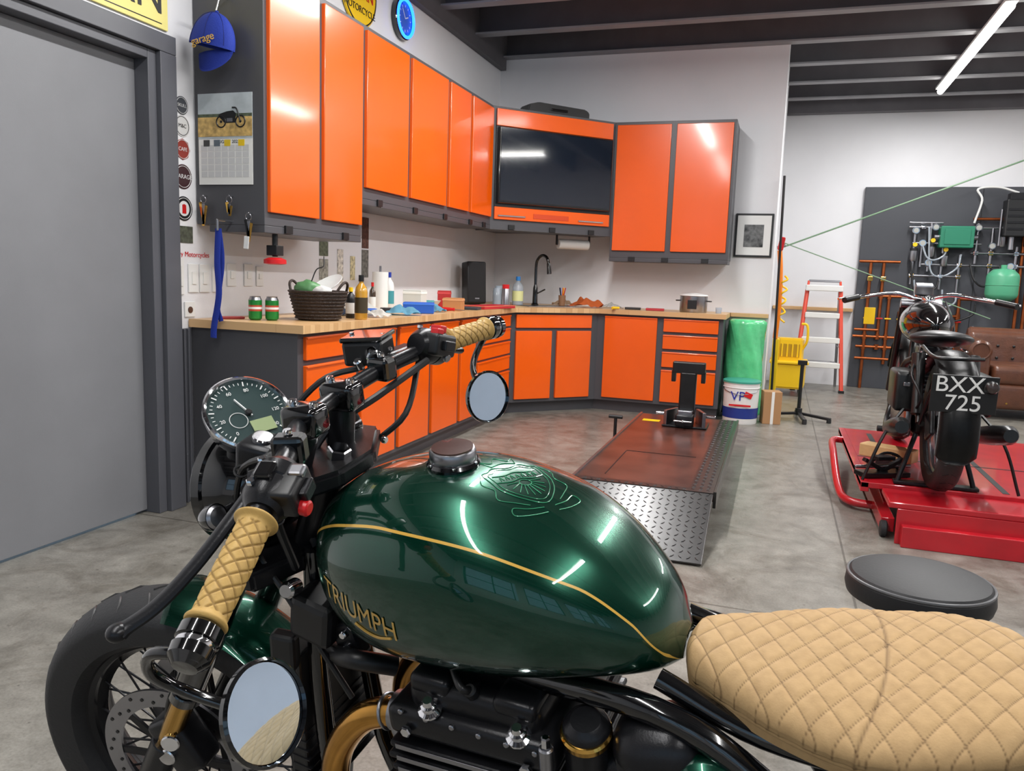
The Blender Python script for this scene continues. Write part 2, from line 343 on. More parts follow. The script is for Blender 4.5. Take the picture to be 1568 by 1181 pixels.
for a,l_ in ((.4,.05),(2.2,.075)): obox(g,'clock_hand',(XW+.045,5.43+math.cos(a)*l_/2,3.0+math.sin(a)*l_/2),(.001,l_/2,.004),M_whitep,(a,0,0),.0005)
for k in range(12):
    a=k*PI/6; obox(g,'hour_mark',(XW+.0435,5.43+.085*math.cos(a),3.0+.085*math.sin(a)),(.001,.008,.003),M_whitep,(a,0,0),.0005)
ST=G('round_wall_stickers')
cols=[(70,72,78),(205,205,205),(140,50,40),(60,30,34),(30,30,32)]
for k,(z,rr) in enumerate([(1.933,.042),(1.839,.05),(1.731,.05),(1.603,.058),(1.453,.058)]):
    mm=mat('sticker_%d'%k,srgb(*cols[k]),.4); m2=mat('sticker_w',srgb(220,220,220),.5)
    lathe(ST,'sticker_disc',[(rr,0),(rr,.002),(0,.002)],mm,(XW+.001,3.178,z),(1,0,0),8 if k==2 else 32)
    ring(ST,'sticker_edge',(XW+.0035,3.178,z),(1,0,0),rr*.86,.0014,m2 if k!=1 else M_black)
    if k<4: text(ST,'sticker_text',['SKULL','M&C','CAFE','GARAGE'][k],rr*.5,(XW+.004,3.178,z),RX,m2 if k!=1 else M_black,.0004)
lathe(ST,'hand_disc',[(.036,0),(0,.001)],m2,(XW+.0035,3.178,1.453),(1,0,0)); box(ST,'hand_palm',(XW+.004,3.165,1.43),(XW+.006,3.19,1.455),M_red)
for k in range(4): box(ST,'hand_finger',(XW+.004,3.165+k*.0065,1.455),(XW+.006,3.17+k*.0065,1.475-.003*abs(k-1.5)),M_red)
box(ST,'photo_strip',(XW+.001,3.13,1.29),(XW+.003,3.235,1.37),mat('strip_photo',srgb(80,84,72),.5,var=.5,vscale=60)); text(ST,'script_sticker','Century Motorcycles',.035,(XW+.003,3.2,1.235),RX,M_red,.0004)
SW=G('light_switch_plates')
for k,(y,hw,z0,z1) in enumerate([(3.145,.018,1.04,1.22),(3.23,.035,1.05,1.19),(3.31,.035,1.05,1.19),(3.40,.03,1.05,1.18),(3.52,.035,1.08,1.2),(3.66,.035,1.08,1.2),(3.76,.03,1.08,1.19)]):
    box(SW,'plate',(XW+.001,y-hw,z0),(XW+.008,y+hw,z1),M_whitep,.002); box(SW,'rocker',(XW+.007,y-hw*.4,z0+.04),(XW+.013,y+hw*.4,z1-.04),M_paper,.002)
g=G('wall_outlet',(XW,3.2,.955)); box(g,'plate',(.001,-.035,-.025),(.008,.035,.05),M_whitep,.002); cyl(g,'socket',(.007,0,.01),(.012,0,.01),.016,mat('socket_brown',srgb(80,50,35),.5))
PN=G('pinned_notices')
for (y,hw,z0,z1,c) in [(4.42,.05,1.27,1.36,(90,100,80)),(4.42,.05,1.12,1.25,(150,150,140)),(4.62,.035,1.1,1.32,(205,200,190)),(4.95,.045,1.34,1.55,(91,60,50)),(4.95,.045,1.14,1.33,(110,110,105)),(4.78,.03,1.12,1.28,(200,190,150))]:
    box(PN,'notice',(XW+.001,y-hw,z0),(XW+.004,y+hw,z1),mat('notice_%d'%c[0],srgb(*c),.6,var=.6,vscale=45))
cp=G('baseball_cap',(-2.585,3.185,2.19),(0,.12,0)); cp.scale=(1.22,1.1,1.22)
bm=bmesh.new(); bmesh.ops.create_uvsphere(bm,u_segments=32,v_segments=20,radius=1)
bmesh.ops.delete(bm,geom=[v for v in bm.verts if v.co.z<-.12],context='VERTS')
for v in bm.verts: v.co=Vector((v.co.x*.1,v.co.y*.055,v.co.z*.125))
bm_obj('crown',bm,M_blue,cp,True,rot=(0,.1,0))
bm=bmesh.new(); rows=[]
for i in range(9):
    v_=i/8; row=[]
    for j in range(17):
        s=-1+2*j/16; row.append(bm.verts.new((.08*s*(1-.12*v_*v_),-.02-.03*math.sqrt(max(0,1-s*s*.9))*v_*1.2+.03*s*s,-.012-.085*v_*math.sqrt(max(0,1-s*s*.85)))))
    rows.append(row)
for i in range(8):
    for j in range(16): bm.faces.new((rows[i][j],rows[i][j+1],rows[i+1][j+1],rows[i+1][j]))
bmesh.ops.solidify(bm,geom=bm.faces[:],thickness=.004); bmesh.ops.recalc_face_normals(bm,faces=bm.faces)
bm_obj('brim',bm,M_blue,cp,True,loc=(.02,-.01,-.005),rot=(0,-.15,0))
for a in (-.9,0,.9): tube(cp,'crown_seam',[(.0+.1*math.sin(a)*math.sin(t_)*1.0,-.055*math.cos(a)*math.sin(t_),.127*math.cos(t_)) for t_ in (.1,.5,.9,1.3,1.55)],.0015,mat('seam_blue',srgb(12,28,100),.8),5)
sphere(cp,'button',(.01,0,.126),(.008,.008,.006),M_blue); text(cp,'cap_logo','garage',.04,(.0,-.06,.015),(PI/2+.1,-.3,0),M_goldp,.001)
cyl(cp,'wall_hook',(.01,.06,.19),(.01,.01,.19),.006,M_chrome); cyl(cp,'hook_loop',(.01,.012,.19),(.01,-.005,.13),.003,M_chrome)
cal=G('wall_calendar',(0,ya-.004,0)); 
box(cal,'lower_page',(-2.73,-.002,1.575),(-2.42,.001,1.79),M_paper); box(cal,'upper_page',(-2.73,-.003,1.79),(-2.42,.001,2.0),mat('cal_sky',srgb(178,186,190),.5,var=.15,vscale=12))
box(cal,'treeline',(-2.73,-.0042,1.885),(-2.42,-.003,1.905),mat('cal_trees',srgb(80,90,70),.6,var=.4,vscale=60)); box(cal,'field',(-2.73,-.0045,1.8),(-2.42,-.003,1.89),mat('cal_field',srgb(190,158,96),.6,var=.4,vscale=40))
for x in (-2.595,-2.485): ring(cal,'printed_wheel',(x,-.005,1.868),(0,1,0),.026,.0035,M_black,24,6); cyl(cal,'printed_hub',(x,-.0045,1.868),(x,-.006,1.868),.007,M_black,seg=10)
prism(cal,'printed_engine',[(-2.575,1.862),(-2.515,1.862),(-2.51,1.905),(-2.525,1.918),(-2.56,1.915),(-2.6,1.905),(-2.61,1.895)],.004,.0062,M_black,rot=(PI/2,0,0)); tube(cal,'printed_fork',[(-2.485,-.006,1.868),(-2.505,-.006,1.925),(-2.53,-.006,1.932)],.0035,M_black); obox(cal,'printed_chrome',(-2.545,-.0068,1.875),(.016,.0006,.008),M_steel,bev=.0003)
text(cal,'month','AUGUST 2023',.022,(-2.56,-.003,1.775),RY,M_black,.0003)
for i in range(7):
    for j in range(5): box(cal,'day_cell',(-2.715+i*.04,-.003,1.61+j*.031),(-2.68+i*.04,-.002,1.637+j*.031),mat('cell',srgb(196,196,196),.6))
for k,cx in enumerate((-2.7,-2.64,-2.58,-2.5)): box(cal,'ad_block',(cx,-.0035,1.755),(cx+.035,-.002,1.785),mat('ad_%d'%k,srgb(*[(60,60,60),(90,100,110),(210,180,40),(225,190,30)][k]),.5))
KH=G('hanging_keys',(0,ya,0))
for k,(x,zt_,ln,mm) in enumerate([(-2.69,1.52,.1,M_gold),(-2.54,1.52,.05,M_goldp),(-2.43,1.44,.09,M_black)]):
    cyl(KH,'hook',(x,0,zt_),(x,-.03,zt_),.004,M_chrome); ring(KH,'key_ring',(x,-.03,zt_-.018),(0,1,.2),.016,.0018,M_steel,20,6)
    for j in range(3): obox(KH,'key',(x+(j-1)*.008,-.03,zt_-.03-ln/2-j*.008),(.008,.0015,ln/2),[mm,M_steel,M_gold][j],(0,(j-1)*.2,0),.001)
obox(KH,'white_tag',(-2.44,-.034,1.30),(.014,.002,.03),M_whitep,(0,.1,0))
LY=G('blue_lanyard'); sweep(LY,'strap',cr([(-2.545,3.16,1.36),(-2.55,3.155,1.2),(-2.54,3.15,1.05),(-2.57,3.15,.9),(-2.575,3.15,.84)],8),.018,M_blue,8,flat=.2,up=(0,1,0))
sweep(LY,'strap_back',cr([(-2.545,3.165,1.36),(-2.53,3.165,1.2),(-2.56,3.165,1.0),(-2.545,3.17,.92)],8),.014,M_blue,8,flat=.2,up=(0,1,0)); cyl(LY,'hook',(-2.545,3.262,1.40),(-2.545,3.15,1.40),.005,M_chrome); cyl(LY,'clip',(-2.545,3.155,1.40),(-2.545,3.155,1.35),.006,M_steel)
g=G('under_cabinet_clamp'); cyl(g,'post',(-2.4,3.4,1.35),(-2.4,3.4,1.24),.014,M_black); obox(g,'body',(-2.4,3.4,1.27),(.03,.03,.025),M_black); lathe(g,'red_knob',[(0,0),(.03,0),(.055,-.01),(.055,-.03),(.03,-.035),(0,-.035)],M_red,(-2.4,3.4,1.235),(0,0,1))
g=G('picture_frame',(0,YW,0)); 
box(g,'frame',(-.43,-.022,1.43),(-.10,-.002,1.82),M_black,.003); box(g,'mat_board',(-.412,-.025,1.448),(-.118,-.021,1.802),M_whitep); box(g,'photograph',(-.35,-.027,1.52),(-.18,-.024,1.72),mat('bw_photo',srgb(92,92,92),.3,var=.9,vscale=22))
# ---------------------------------------------------------------- counter items
ZT=.922
def can(x,y):
    g=G('soda_can',(x,y,ZT)); lathe(g,'body',[(0,0),(.024,0),(.032,.008),(.033,.02),(.033,.1)],mat('can_green',srgb(36,130,56),.3,metal=.3)); lathe(g,'shoulder',[(.033,.1),(.026,.114),(.027,.118),(.024,.117),(0,.116)],M_steel); lathe(g,'label_band',[(.0334,.045),(.0334,.075)],mat('can_red',srgb(180,70,50),.3)); lathe(g,'label_text_band',[(.0336,.055),(.0336,.066)],M_whitep)
can(-2.49,3.36); can(-2.42,3.40)
bk=G('wicker_basket',(-2.29,3.62,ZT))
lathe(bk,'bowl',[(0,0),(.10,0),(.115,.01),(.15,.14),(.155,.15),(.145,.15),(.11,.015),(0,.012)],M_wick,(0,0,0),(0,0,1),48,.9,1,1)
for k in range(9): ring(bk,'weave_band',(0,0,.012+k*.017),(0,0,1),.116+k*.0044,.0055,M_wick,40,6)
for sx in (-1,1): tube(bk,'handle',[(sx*.135,-.05,.145),(sx*.155,-.03,.185),(sx*.16,0,.2),(sx*.155,.03,.185),(sx*.135,.05,.145)],.007,M_wick)
lathe(bk,'plate',[(0,0),(.06,0),(.10,.015),(.10,.018),(.06,.004),(0,.004)],M_whitep,(.03,.03,.17),(-.3,-.6,1)); sphere(bk,'bag_of_food',(-.05,-.02,.16),(.07,.05,.045),mat('green_bag',srgb(90,140,90),.4),noise=.1); sphere(bk,'wrapped_roll',(.06,-.06,.15),(.05,.03,.03),M_paper,noise=.1); tube(bk,'cord',[(-.02,-.04,.19),(.0,-.02,.26),(.03,0,.28),(.02,.02,.33)],.003,M_black)
def bottle(n,x,y,r,h,m,mc,lab=None):
    g=G(n,(x,y,ZT)); lathe(g,'body',[(0,0),(r*.9,0),(r,.006),(r,h*.62),(r*.85,h*.72),(r*.35,h*.82),(r*.35,h*.88)],m); lathe(g,'cap',[(r*.42,h*.86),(r*.42,h),(0,h)],mc)
    if lab: lathe(g,'label',[(r*1.02,h*.15),(r*1.02,h*.5)],lab)
    return g
bottle('oil_bottle',-2.15,3.82,.035,.24,mat('amber_oil',srgb(190,140,40),.2,coat=1),M_black,mat('label_dark',srgb(60,50,30),.5))
bottle('glass_cleaner_bottle',-2.26,3.90,.028,.17,M_black,M_yellow,M_paper)
bottle('dish_soap_bottle',-2.27,6.9,.05,.26,M_clear,mat('soap_blue',srgb(40,120,190),.4),mat('soap_label',srgb(225,225,160),.5))
bottle('spice_bottle',-2.55,4.68,.022,.19,mat('dark_glass',srgb(60,40,20),.2,coat=1),M_red,M_paper)
bottle('spray_cleaner_bottle',-2.62,5.05,.035,.26,M_whitep,M_blue,mat('label_teal',srgb(60,140,150),.5))
g=G('paper_towel_roll',(-2.6,4.88,ZT)); lathe(g,'roll',[(.02,.0),(.055,.0),(.055,.26),(.02,.26)],M_paper); cyl(g,'core_rod',(0,0,0),(0,0,.3),.008,M_steel)
for x,y,rr,h in [(-2.42,6.76,.04,.15),(-2.34,6.78,.035,.16),(-2.44,6.86,.04,.17)]:
    g=G('glass_jar',(x,y,ZT)); lathe(g,'glass',[(0,0),(rr,0),(rr,h*.8),(rr*.85,h*.9),(rr*.85,h),(rr*.8,h),(rr*.8,h*.9),(rr*.92,h*.78),(rr*.92,.006),(0,.006)],M_clear)
g=G('loudspeaker',(-2.58,6.60,ZT),(-.08,0,.75)); obox(g,'cabinet',(0,0,.19),(.09,.075,.185),M_black,(.0,0,0),.015,4); obox(g,'grille',(0,-.076,.19),(.078,.004,.172),mat('speaker_grille',srgb(28,28,30),.8,bump=.4,bscale=500),bev=.003); obox(g,'badge',(0,-.081,.05),(.02,.001,.006),M_steel,bev=.0005)
fa=G('kitchen_faucet',(-2.17,7.12,ZT)); lathe(fa,'base',[(0,0),(.035,0),(.035,.01),(.025,.02),(.022,.16),(.014,.19)],M_gloss)
tube(fa,'gooseneck',[(0,0,.15),(0,0,.36),(.02,-.01,.43),(.07,-.04,.46),(.12,-.07,.44),(.145,-.085,.38)],.014,M_gloss,12); cyl(fa,'spray_head',(.143,-.084,.39),(.155,-.09,.29),.018,M_gloss,.022); cyl(fa,'lever',(.02,0,.11),(.09,.02,.15),.007,M_gloss)
g=G('undermount_sink',(-1.98,6.98,ZT),(0,0,PI/4)); box(g,'basin_rim',(-.28,-.12,-.001),(.28,.12,.004),M_steel,.002); box(g,'basin_dark',(-.265,-.105,.003),(.265,.105,.0045),mat('sink_inner',srgb(70,70,72),.3,metal=.8))
g=G('utensil_cup',(-1.93,7.2,ZT)); lathe(g,'cup',[(0,0),(.03,0),(.035,.1),(.03,.1),(.027,.005),(0,.005)],mat('cup_tan',srgb(150,110,80),.4))
for k,c in enumerate((M_red,M_yellow,M_blue,M_black,M_orange)): cyl(g,'pen',(.0,0,.02),(math.cos(k*1.3)*.03,math.sin(k*1.3)*.03,.17),.005,c,seg=8)
def cloth(n,x,y,r,h,m,seed=0):
    g=G(n,(x,y,ZT)); bm=bmesh.new(); N=26; rows=[]; random.seed(seed)
    ph=[random.uniform(0,6) for _ in range(6)]
    for i in range(N):
        row=[]
        for j in range(N):
            u,v=-1+2*i/(N-1),-1+2*j/(N-1); rr=r*(1+.2*math.sin(3*math.atan2(v,u)+ph[0])) 
            z=h*max(0,1-(u*u+v*v)*.7)*(.6+.4*math.sin(5*u+ph[1])*math.cos(4*v+ph[2]))+.006*math.sin(11*u+ph[3])*math.sin(9*v+ph[4])+.008
            row.append(bm.verts.new((u*rr,v*rr*.8,max(z,.002))))
        rows.append(row)
    for i in range(N-1):
        for j in range(N-1): bm.faces.new((rows[i][j],rows[i][j+1],rows[i+1][j+1],rows[i+1][j]))
    bmesh.ops.solidify(bm,geom=bm.faces[:],thickness=.002); bmesh.ops.recalc_face_normals(bm,faces=bm.faces); bm_obj('folds',bm,m,g,True)
M_lb=mat('cloth_light_blue',srgb(120,180,205),.8); M_ob=mat('cloth_orange',srgb(225,120,60),.8)
cloth('blue_shop_cloth',-2.22,4.45,.10,.06,M_lb,1); cloth('white_rag',-2.52,4.42,.12,.10,M_paper,2); cloth('blue_shop_cloth',-2.28,5.03,.09,.05,M_lb,3); cloth('white_rag',-2.2,4.08,.08,.05,M_paper,8); cloth('dark_rag',-2.48,4.1,.1,.05,mat('cloth_dark',srgb(50,60,80),.8),11)
cloth('orange_rag',-1.70,7.2,.14,.1,M_ob,4); cloth('tan_rag',-1.98,7.45,.09,.06,mat('cloth_tan',srgb(200,170,140),.8),5); cloth('white_rag',-1.5,7.4,.08,.04,M_paper,6)
def bx(n,x,y,w_,d_,h,c,rz=0):
    g=G(n,(x,y,ZT),(0,0,rz)); m=mat('bx_%d_%d_%d'%c,srgb(*c),.5); obox(g,'body',(0,0,h/2),(w_/2,d_/2,h/2),m,bev=.004)
    obox(g,'lid_edge',(0,0,h*.85),(w_/2+.002,d_/2+.002,h*.06),mat('bxl_%d'%c[0],srgb(*[min(255,v+35) for v in c]),.5),bev=.001)
bx('blue_parts_box',-2.25,4.76,.2,.13,.07,(30,90,190),.4); bx('cardboard_carton',-2.25,5.35,.14,.12,.09,(190,130,80),.2); bx('red_tool_tray',-2.2,5.98,.5,.2,.025,(190,40,50),1.4); bx('small_red_box',-2.52,5.8,.1,.08,.13,(180,40,40),.3); bx('white_carton',-2.5,5.22,.14,.12,.14,(215,215,210),.1)
bx('black_parts_tray',-2.25,5.58,.22,.12,.02,(50,60,70),.1); bx('blue_tool_case',-2.35,4.24,.12,.08,.04,(40,90,180),.7); bx('red_notebook',-1.05,7.15,.16,.1,.02,(180,50,60),.1); bx('black_remote',-1.25,7.15,.14,.05,.02,(41,40,42),.1); bx('red_box_cutter',-2.62,3.98,.05,.14,.02,(200,60,50),.2); bx('red_notebook',-2.62,3.34,.12,.06,.012,(150,50,50),1.0); bx('teal_box',-2.52,5.45,.12,.1,.06,(70,150,160),.3)
for k,(x,y,c) in enumerate([(-2.17,5.19,M_red),(-1.35,7.0,M_yellow)]):
    g=G('screwdriver',(x,y,ZT),(0,0,.15+k)); lathe(g,'handle',[(0,-.05),(.012,-.048),(.014,-.02),(.010,.03),(.012,.045),(0,.05)],c,(-.05,0,.014),(1,0,0),12); cyl(g,'blade',(0,0,.014),(.07,0,.01),.003,M_steel,seg=8)
for x,y,c in [(-2.45,5.0,(230,210,60)),(-2.42,4.64,(40,40,45))]:
    g=G('tape_roll',(x,y,ZT)); lathe(g,'tape',[(.028,0),(.045,0),(.045,.03),(.028,.03),(.028,0)],mat('tape_%d'%c[0],srgb(*c),.4)); lathe(g,'core',[(.0278,0.002),(.0278,.028)],M_paper)
g=G('white_bowl',(-2.55,5.62,ZT)); lathe(g,'bowl',[(0,0),(.03,0),(.04,.008),(.075,.055),(.07,.055),(.036,.012),(0,.01)],M_whitep)
g=G('spray_can',(-2.2,6.36,ZT)); lathe(g,'body',[(0,0),(.033,0),(.033,.15),(.02,.17)],M_steel); lathe(g,'cap',[(.03,.155),(.03,.19),(0,.19)],M_red)
g=G('stock_pot',(-.72,7.2,ZT)); lathe(g,'pot',[(0,0),(.115,0),(.12,.01),(.12,.14),(.125,.145)],M_steel); lathe(g,'lid',[(.126,.145),(.12,.155),(.02,.17),(.0,.17)],M_whitep); obox(g,'label',(0,-.121,.07),(.04,.003,.04),M_black)
for sx in (-1,1): tube(g,'handle',[(sx*.118,-.03,.1),(sx*.15,-.02,.1),(sx*.15,.02,.1),(sx*.118,.03,.1)],.005,M_black)
g=G('small_glass',(-.5,7.2,ZT)); lathe(g,'glass',[(0,0),(.025,0),(.028,.05),(.025,.05),(.022,.004),(0,.004)],M_clear)
g=G('towel_holder'); cyl(g,'paper_roll',(-1.95,7.05,1.49),(-1.72,7.25,1.49),.045,M_paper,seg=28)
for x,y in ((-1.96,7.04),(-1.71,7.26)): box(g,'arm',(x-.008,y-.008,1.48),(x+.008,y+.008,1.57),M_black)
# ================================================================ MOTORCYCLE
MC=G('motorcycle',(-.4,1.13,0),(-.2,0,3.02))
tx=[.165,.155,.13,.08,.02,-.05,-.12,-.19,-.25,-.30,-.33,-.348]
tt=[.85,.885,.912,.937,.953,.96,.953,.932,.898,.856,.822,.785]
tb=[.79,.755,.725,.70,.695,.70,.71,.725,.738,.745,.75,.755]
tw=[.035,.07,.098,.125,.142,.15,.15,.142,.122,.092,.062,.028]
txs=np.array(tx[::-1])
def hermite(xs,ys,x):
    n=len(xs); x=min(max(x,xs[0]),xs[-1]); i=min(max(int(np.searchsorted(xs,x))-1,0),n-2)
    def tan(k):
        if k==0: return (ys[1]-ys[0])/(xs[1]-xs[0])
        if k==n-1: return (ys[-1]-ys[-2])/(xs[-1]-xs[-2])
        return (ys[k+1]-ys[k-1])/(xs[k+1]-xs[k-1])
    h=xs[i+1]-xs[i]; t=(x-xs[i])/h
    return (2*t**3-3*t*t+1)*ys[i]+(t**3-2*t*t+t)*h*tan(i)+(-2*t**3+3*t*t)*ys[i+1]+(t**3-t*t)*h*tan(i+1)
def smooth_interp(x,ys): return hermite(txs,ys[::-1],x)
def tank_pt(x,phi):
    zt_,zb_,w_=smooth_interp(x,tt),smooth_interp(x,tb),smooth_interp(x,tw)
    zm_=zb_+(zt_-zb_)*.5
    s,c=math.sin(phi),math.cos(phi)
    n=2.25 if c>=0 else 2.7
    y=w_*abs(s)**(2/n)*(1 if s>=0 else -1)
    z=zm_+(zt_-zm_)*abs(c)**(2/n) if c>=0 else zm_-(zm_-zb_)*abs(c)**(2/n)
    return Vector((x,y,z))
def tank_y(x,z):
    lo,hi=0.,PI
    for _ in range(30):
        m=(lo+hi)/2
        if tank_pt(x,m).z>z: lo=m
        else: hi=m
    return tank_pt(x,lo).y
def tank_z(x,y):
    lo,hi=0.,PI/2
    for _ in range(30):
        m=(lo+hi)/2
        if tank_pt(x,m).y<abs(y): lo=m
        else: hi=m
    return tank_pt(x,lo).z
SX=[-.35,-.33,-.30,-.24,-.13,0,.08,.13,.165]; SZ=[.755,.79,.832,.878,.911,.914,.897,.874,.84]
def phis(x):
    zst=hermite(SX,SZ,x); lo,hi=.05,PI-.1
    for _ in range(25):
        m=(lo+hi)/2
        if tank_pt(x,m).z>zst: lo=m
        else: hi=m
    return lo
bm=bmesh.new(); rows=[]; NX=110; HN=24
xsn=[.165-(.513)*(.5-.5*math.cos(PI*i/(NX-1))) for i in range(NX)]
for x in xsn:
    ps=phis(x); wst=smooth_interp(x,tw); dl_=.0022/max(.05,wst)
    half=[ps*k/HN for k in range(HN)]+[ps-dl_,ps+dl_]+[ps+dl_+(PI-ps-dl_)*k/HN for k in range(1,HN+1)]
    ang=half+[-h for h in half[::-1][1:-1]]
    rows.append([bm.verts.new(tank_pt(x,a)) for a in ang])
NA=len(rows[0]); st=HN
for i in range(NX-1):
    for k in range(NA):
        fce=bm.faces.new((rows[i][k],rows[i+1][k],rows[i+1][(k+1)%NA],rows[i][(k+1)%NA])); fce.smooth=True
        if k==st or k==NA-1-st: fce.material_index=1
bm.faces.new(rows[0]); bm.faces.new(rows[-1][::-1])
bmesh.ops.recalc_face_normals(bm,faces=bm.faces)
bm_obj('fuel_tank',bm,[M_green,M_goldp],MC,True)
t=text(None,'tank_lettering','TRIUMPH',.038,(0,0,0),(0,0,0),M_goldp,0); t.parent=MC
me=t.data; bm=bmesh.new(); bm.from_mesh(me); bmesh.ops.subdivide_edges(bm,edges=[e for e in bm.edges if e.calc_length()>.008],cuts=2); bmesh.ops.triangulate(bm,faces=bm.faces); bm.to_mesh(me); bm.free()
for v in me.vertices:
    x=.044-v.co.x*.86; z=.800+v.co.y*1.1-(.05-x)*.12; v.co=Vector((x,tank_y(x,z)+.0012,z))
tube(MC,'lettering_swoosh',[(x,tank_y(x,z)+.001,z) for x,z in [(.05,.779),(.03,.773),(.01,.772),(-.012,.779)]],.0018,M_goldp,6)
M_crest=mat('crest_pinstripe',srgb(46,134,96),.4,metal=.5,coat=.5)
CU=(.86,-.5); CRt=(-.5,-.86)
def crest(pts,closed=True,r=.0006):
    P=[(-.135+(px*CRt[0]+py*CU[0])*.042,.0+(px*CRt[1]+py*CU[1])*.040) for px,py in pts]
    tube(MC,'crest_line',[(x,y,tank_z(x,y)+.0004) for x,y in P],r,M_crest,5,5,closed)
SH=[(-1,.75),(-.75,.8),(-.5,.95),(0,.82),(.5,.95),(.75,.8),(1,.75),(1.0,.3),(.95,-.2),(.6,-.75),(0,-1.15),(-.6,-.75),(-.95,-.2),(-1.0,.3)]
crest(SH); crest([(a*.86,b*.86) for a,b in SH],r=.0004)
crest([(-.8,.5),(-.4,.42),(0,.5),(.4,.42),(.8,.5)],False); crest([(-.85,.15),(-.4,.05),(0,.13),(.4,.05),(.85,.15)],False)
for k in range(7):
    px=-.6+k*.2; crest([(px-.06,.18),(px,.38),(px+.06,.2)],False,.0005)
for a in range(10):
    t_=PI*(a/9)+PI; crest([(.22*math.cos(t_),-.05+.2*math.sin(t_)),(.62*math.cos(t_),-.05+.72*math.sin(t_))],False,.0005)
crest([(.2*math.cos(a*PI/4),-.12+.16*math.sin(a*PI/4)) for a in range(8)],True,.0005)
crest([(-.45,1.05),(-.6,1.5),(-.3,1.28),(0,1.62),(.3,1.28),(.6,1.5),(.45,1.05)],False); crest([(-.45,1.05),(0,1.15),(.45,1.05)],False)
for s in (-1,1): crest([(s*1.1,.7),(s*1.3,.3),(s*1.12,-.1),(s*1.28,-.5),(s*.9,-.85),(s*.55,-1.1)],False); crest([(s*.2,-1.3),(s*.7,-1.2),(s*1.1,-1.0),(s*1.2,-1.25),(s*.7,-1.45),(s*.2,-1.5)],False)
capz=tank_z(-.035,0)
lathe(MC,'filler_cap_base',[(0,-.02),(.034,-.02),(.036,.002),(.033,.006),(0,.006)],M_gloss,(-.035,0,capz))
lathe(MC,'filler_cap',[(.029,.002),(.031,.006),(.031,.018),(.029,.021),(.026,.022),(.0,.0225)],M_steel,(-.035,0,capz),seg=40)
lathe(MC,'filler_cap_insert',[(.0275,.0215),(.0275,.0235),(0,.024)],mat('cap_brown',srgb(64,30,22),.25,coat=1),(-.035,0,capz),seg=40)
for k in range(6): cyl(MC,'cap_screw',(-.035+.0335*math.cos(k*PI/3),.0335*math.sin(k*PI/3),capz+.003),(-.035+.0335*math.cos(k*PI/3),.0335*math.sin(k*PI/3),capz+.0065),.002,M_chrome,seg=8)
# ---- seat
bm=bmesh.new(); lay=bm.verts.layers.float.new('groove'); NXs,NYs=300,230; rows=[]
swx=[-.74,-.73,-.70,-.66,-.60,-.53,-.47,-.42,-.38,-.36,-.35]; sww=[.0,.045,.09,.115,.13,.128,.108,.082,.06,.045,.02]
stx=[-.74,-.70,-.64,-.56,-.5,-.42,-.36,-.35]; stz=[.80,.822,.818,.80,.795,.79,.788,.775]
def seam_x(y): return -.565+1.4*y*y
for i in range(NXs):
    x=-.35-.39*(.5-.5*math.cos(PI*i/(NXs-1))); hw=max(hermite(swx,sww,x),.002); zt_=hermite(stx,stz,x); row=[]
    for j in range(NYs):
        s=-1+2*j/(NYs-1); ph=s*PI*.62
        y=hw*math.sin(ph) if abs(ph)<PI/2 else hw*(1 if ph>0 else -1)*(1-.12*(abs(ph)-PI/2))
        thick=.055*min(1,hw/.05)
        z=zt_-thick*(abs(s)**2.6)
        q=.034; u_=(x*1.0+y*.72+.01)/q; v_=(x*1.0-y*.72)/q
        a=abs(u_-round(u_))*q; b=abs(v_-round(v_))*q; d=min(a,b)
        edge=1 if abs(s)<.86 else max(0,1-(abs(s)-.86)/.04)
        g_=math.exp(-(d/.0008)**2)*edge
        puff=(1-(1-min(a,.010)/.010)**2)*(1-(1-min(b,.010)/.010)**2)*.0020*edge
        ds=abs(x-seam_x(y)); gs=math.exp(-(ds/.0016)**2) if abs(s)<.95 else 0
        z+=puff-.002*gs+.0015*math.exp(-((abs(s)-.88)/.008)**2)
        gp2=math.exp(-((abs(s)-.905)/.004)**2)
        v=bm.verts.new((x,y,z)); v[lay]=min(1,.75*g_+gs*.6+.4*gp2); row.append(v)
    rows.append(row)
for i in range(NXs-1):
    for j in range(NYs-1): bm.faces.new((rows[i][j],rows[i][j+1],rows[i+1][j+1],rows[i+1][j]))
bmesh.ops.recalc_face_normals(bm,faces=bm.faces)
bm_obj('seat_cushion',bm,M_seat,MC,True)
prism(MC,'seat_pan',[(-.37,.04),(-.42,.075),(-.53,.115),(-.6,.12),(-.68,.09),(-.72,.03),(-.72,-.03),(-.68,-.09),(-.6,-.12),(-.53,-.115),(-.42,-.075),(-.37,-.04)],.735,.76,M_black,.004)
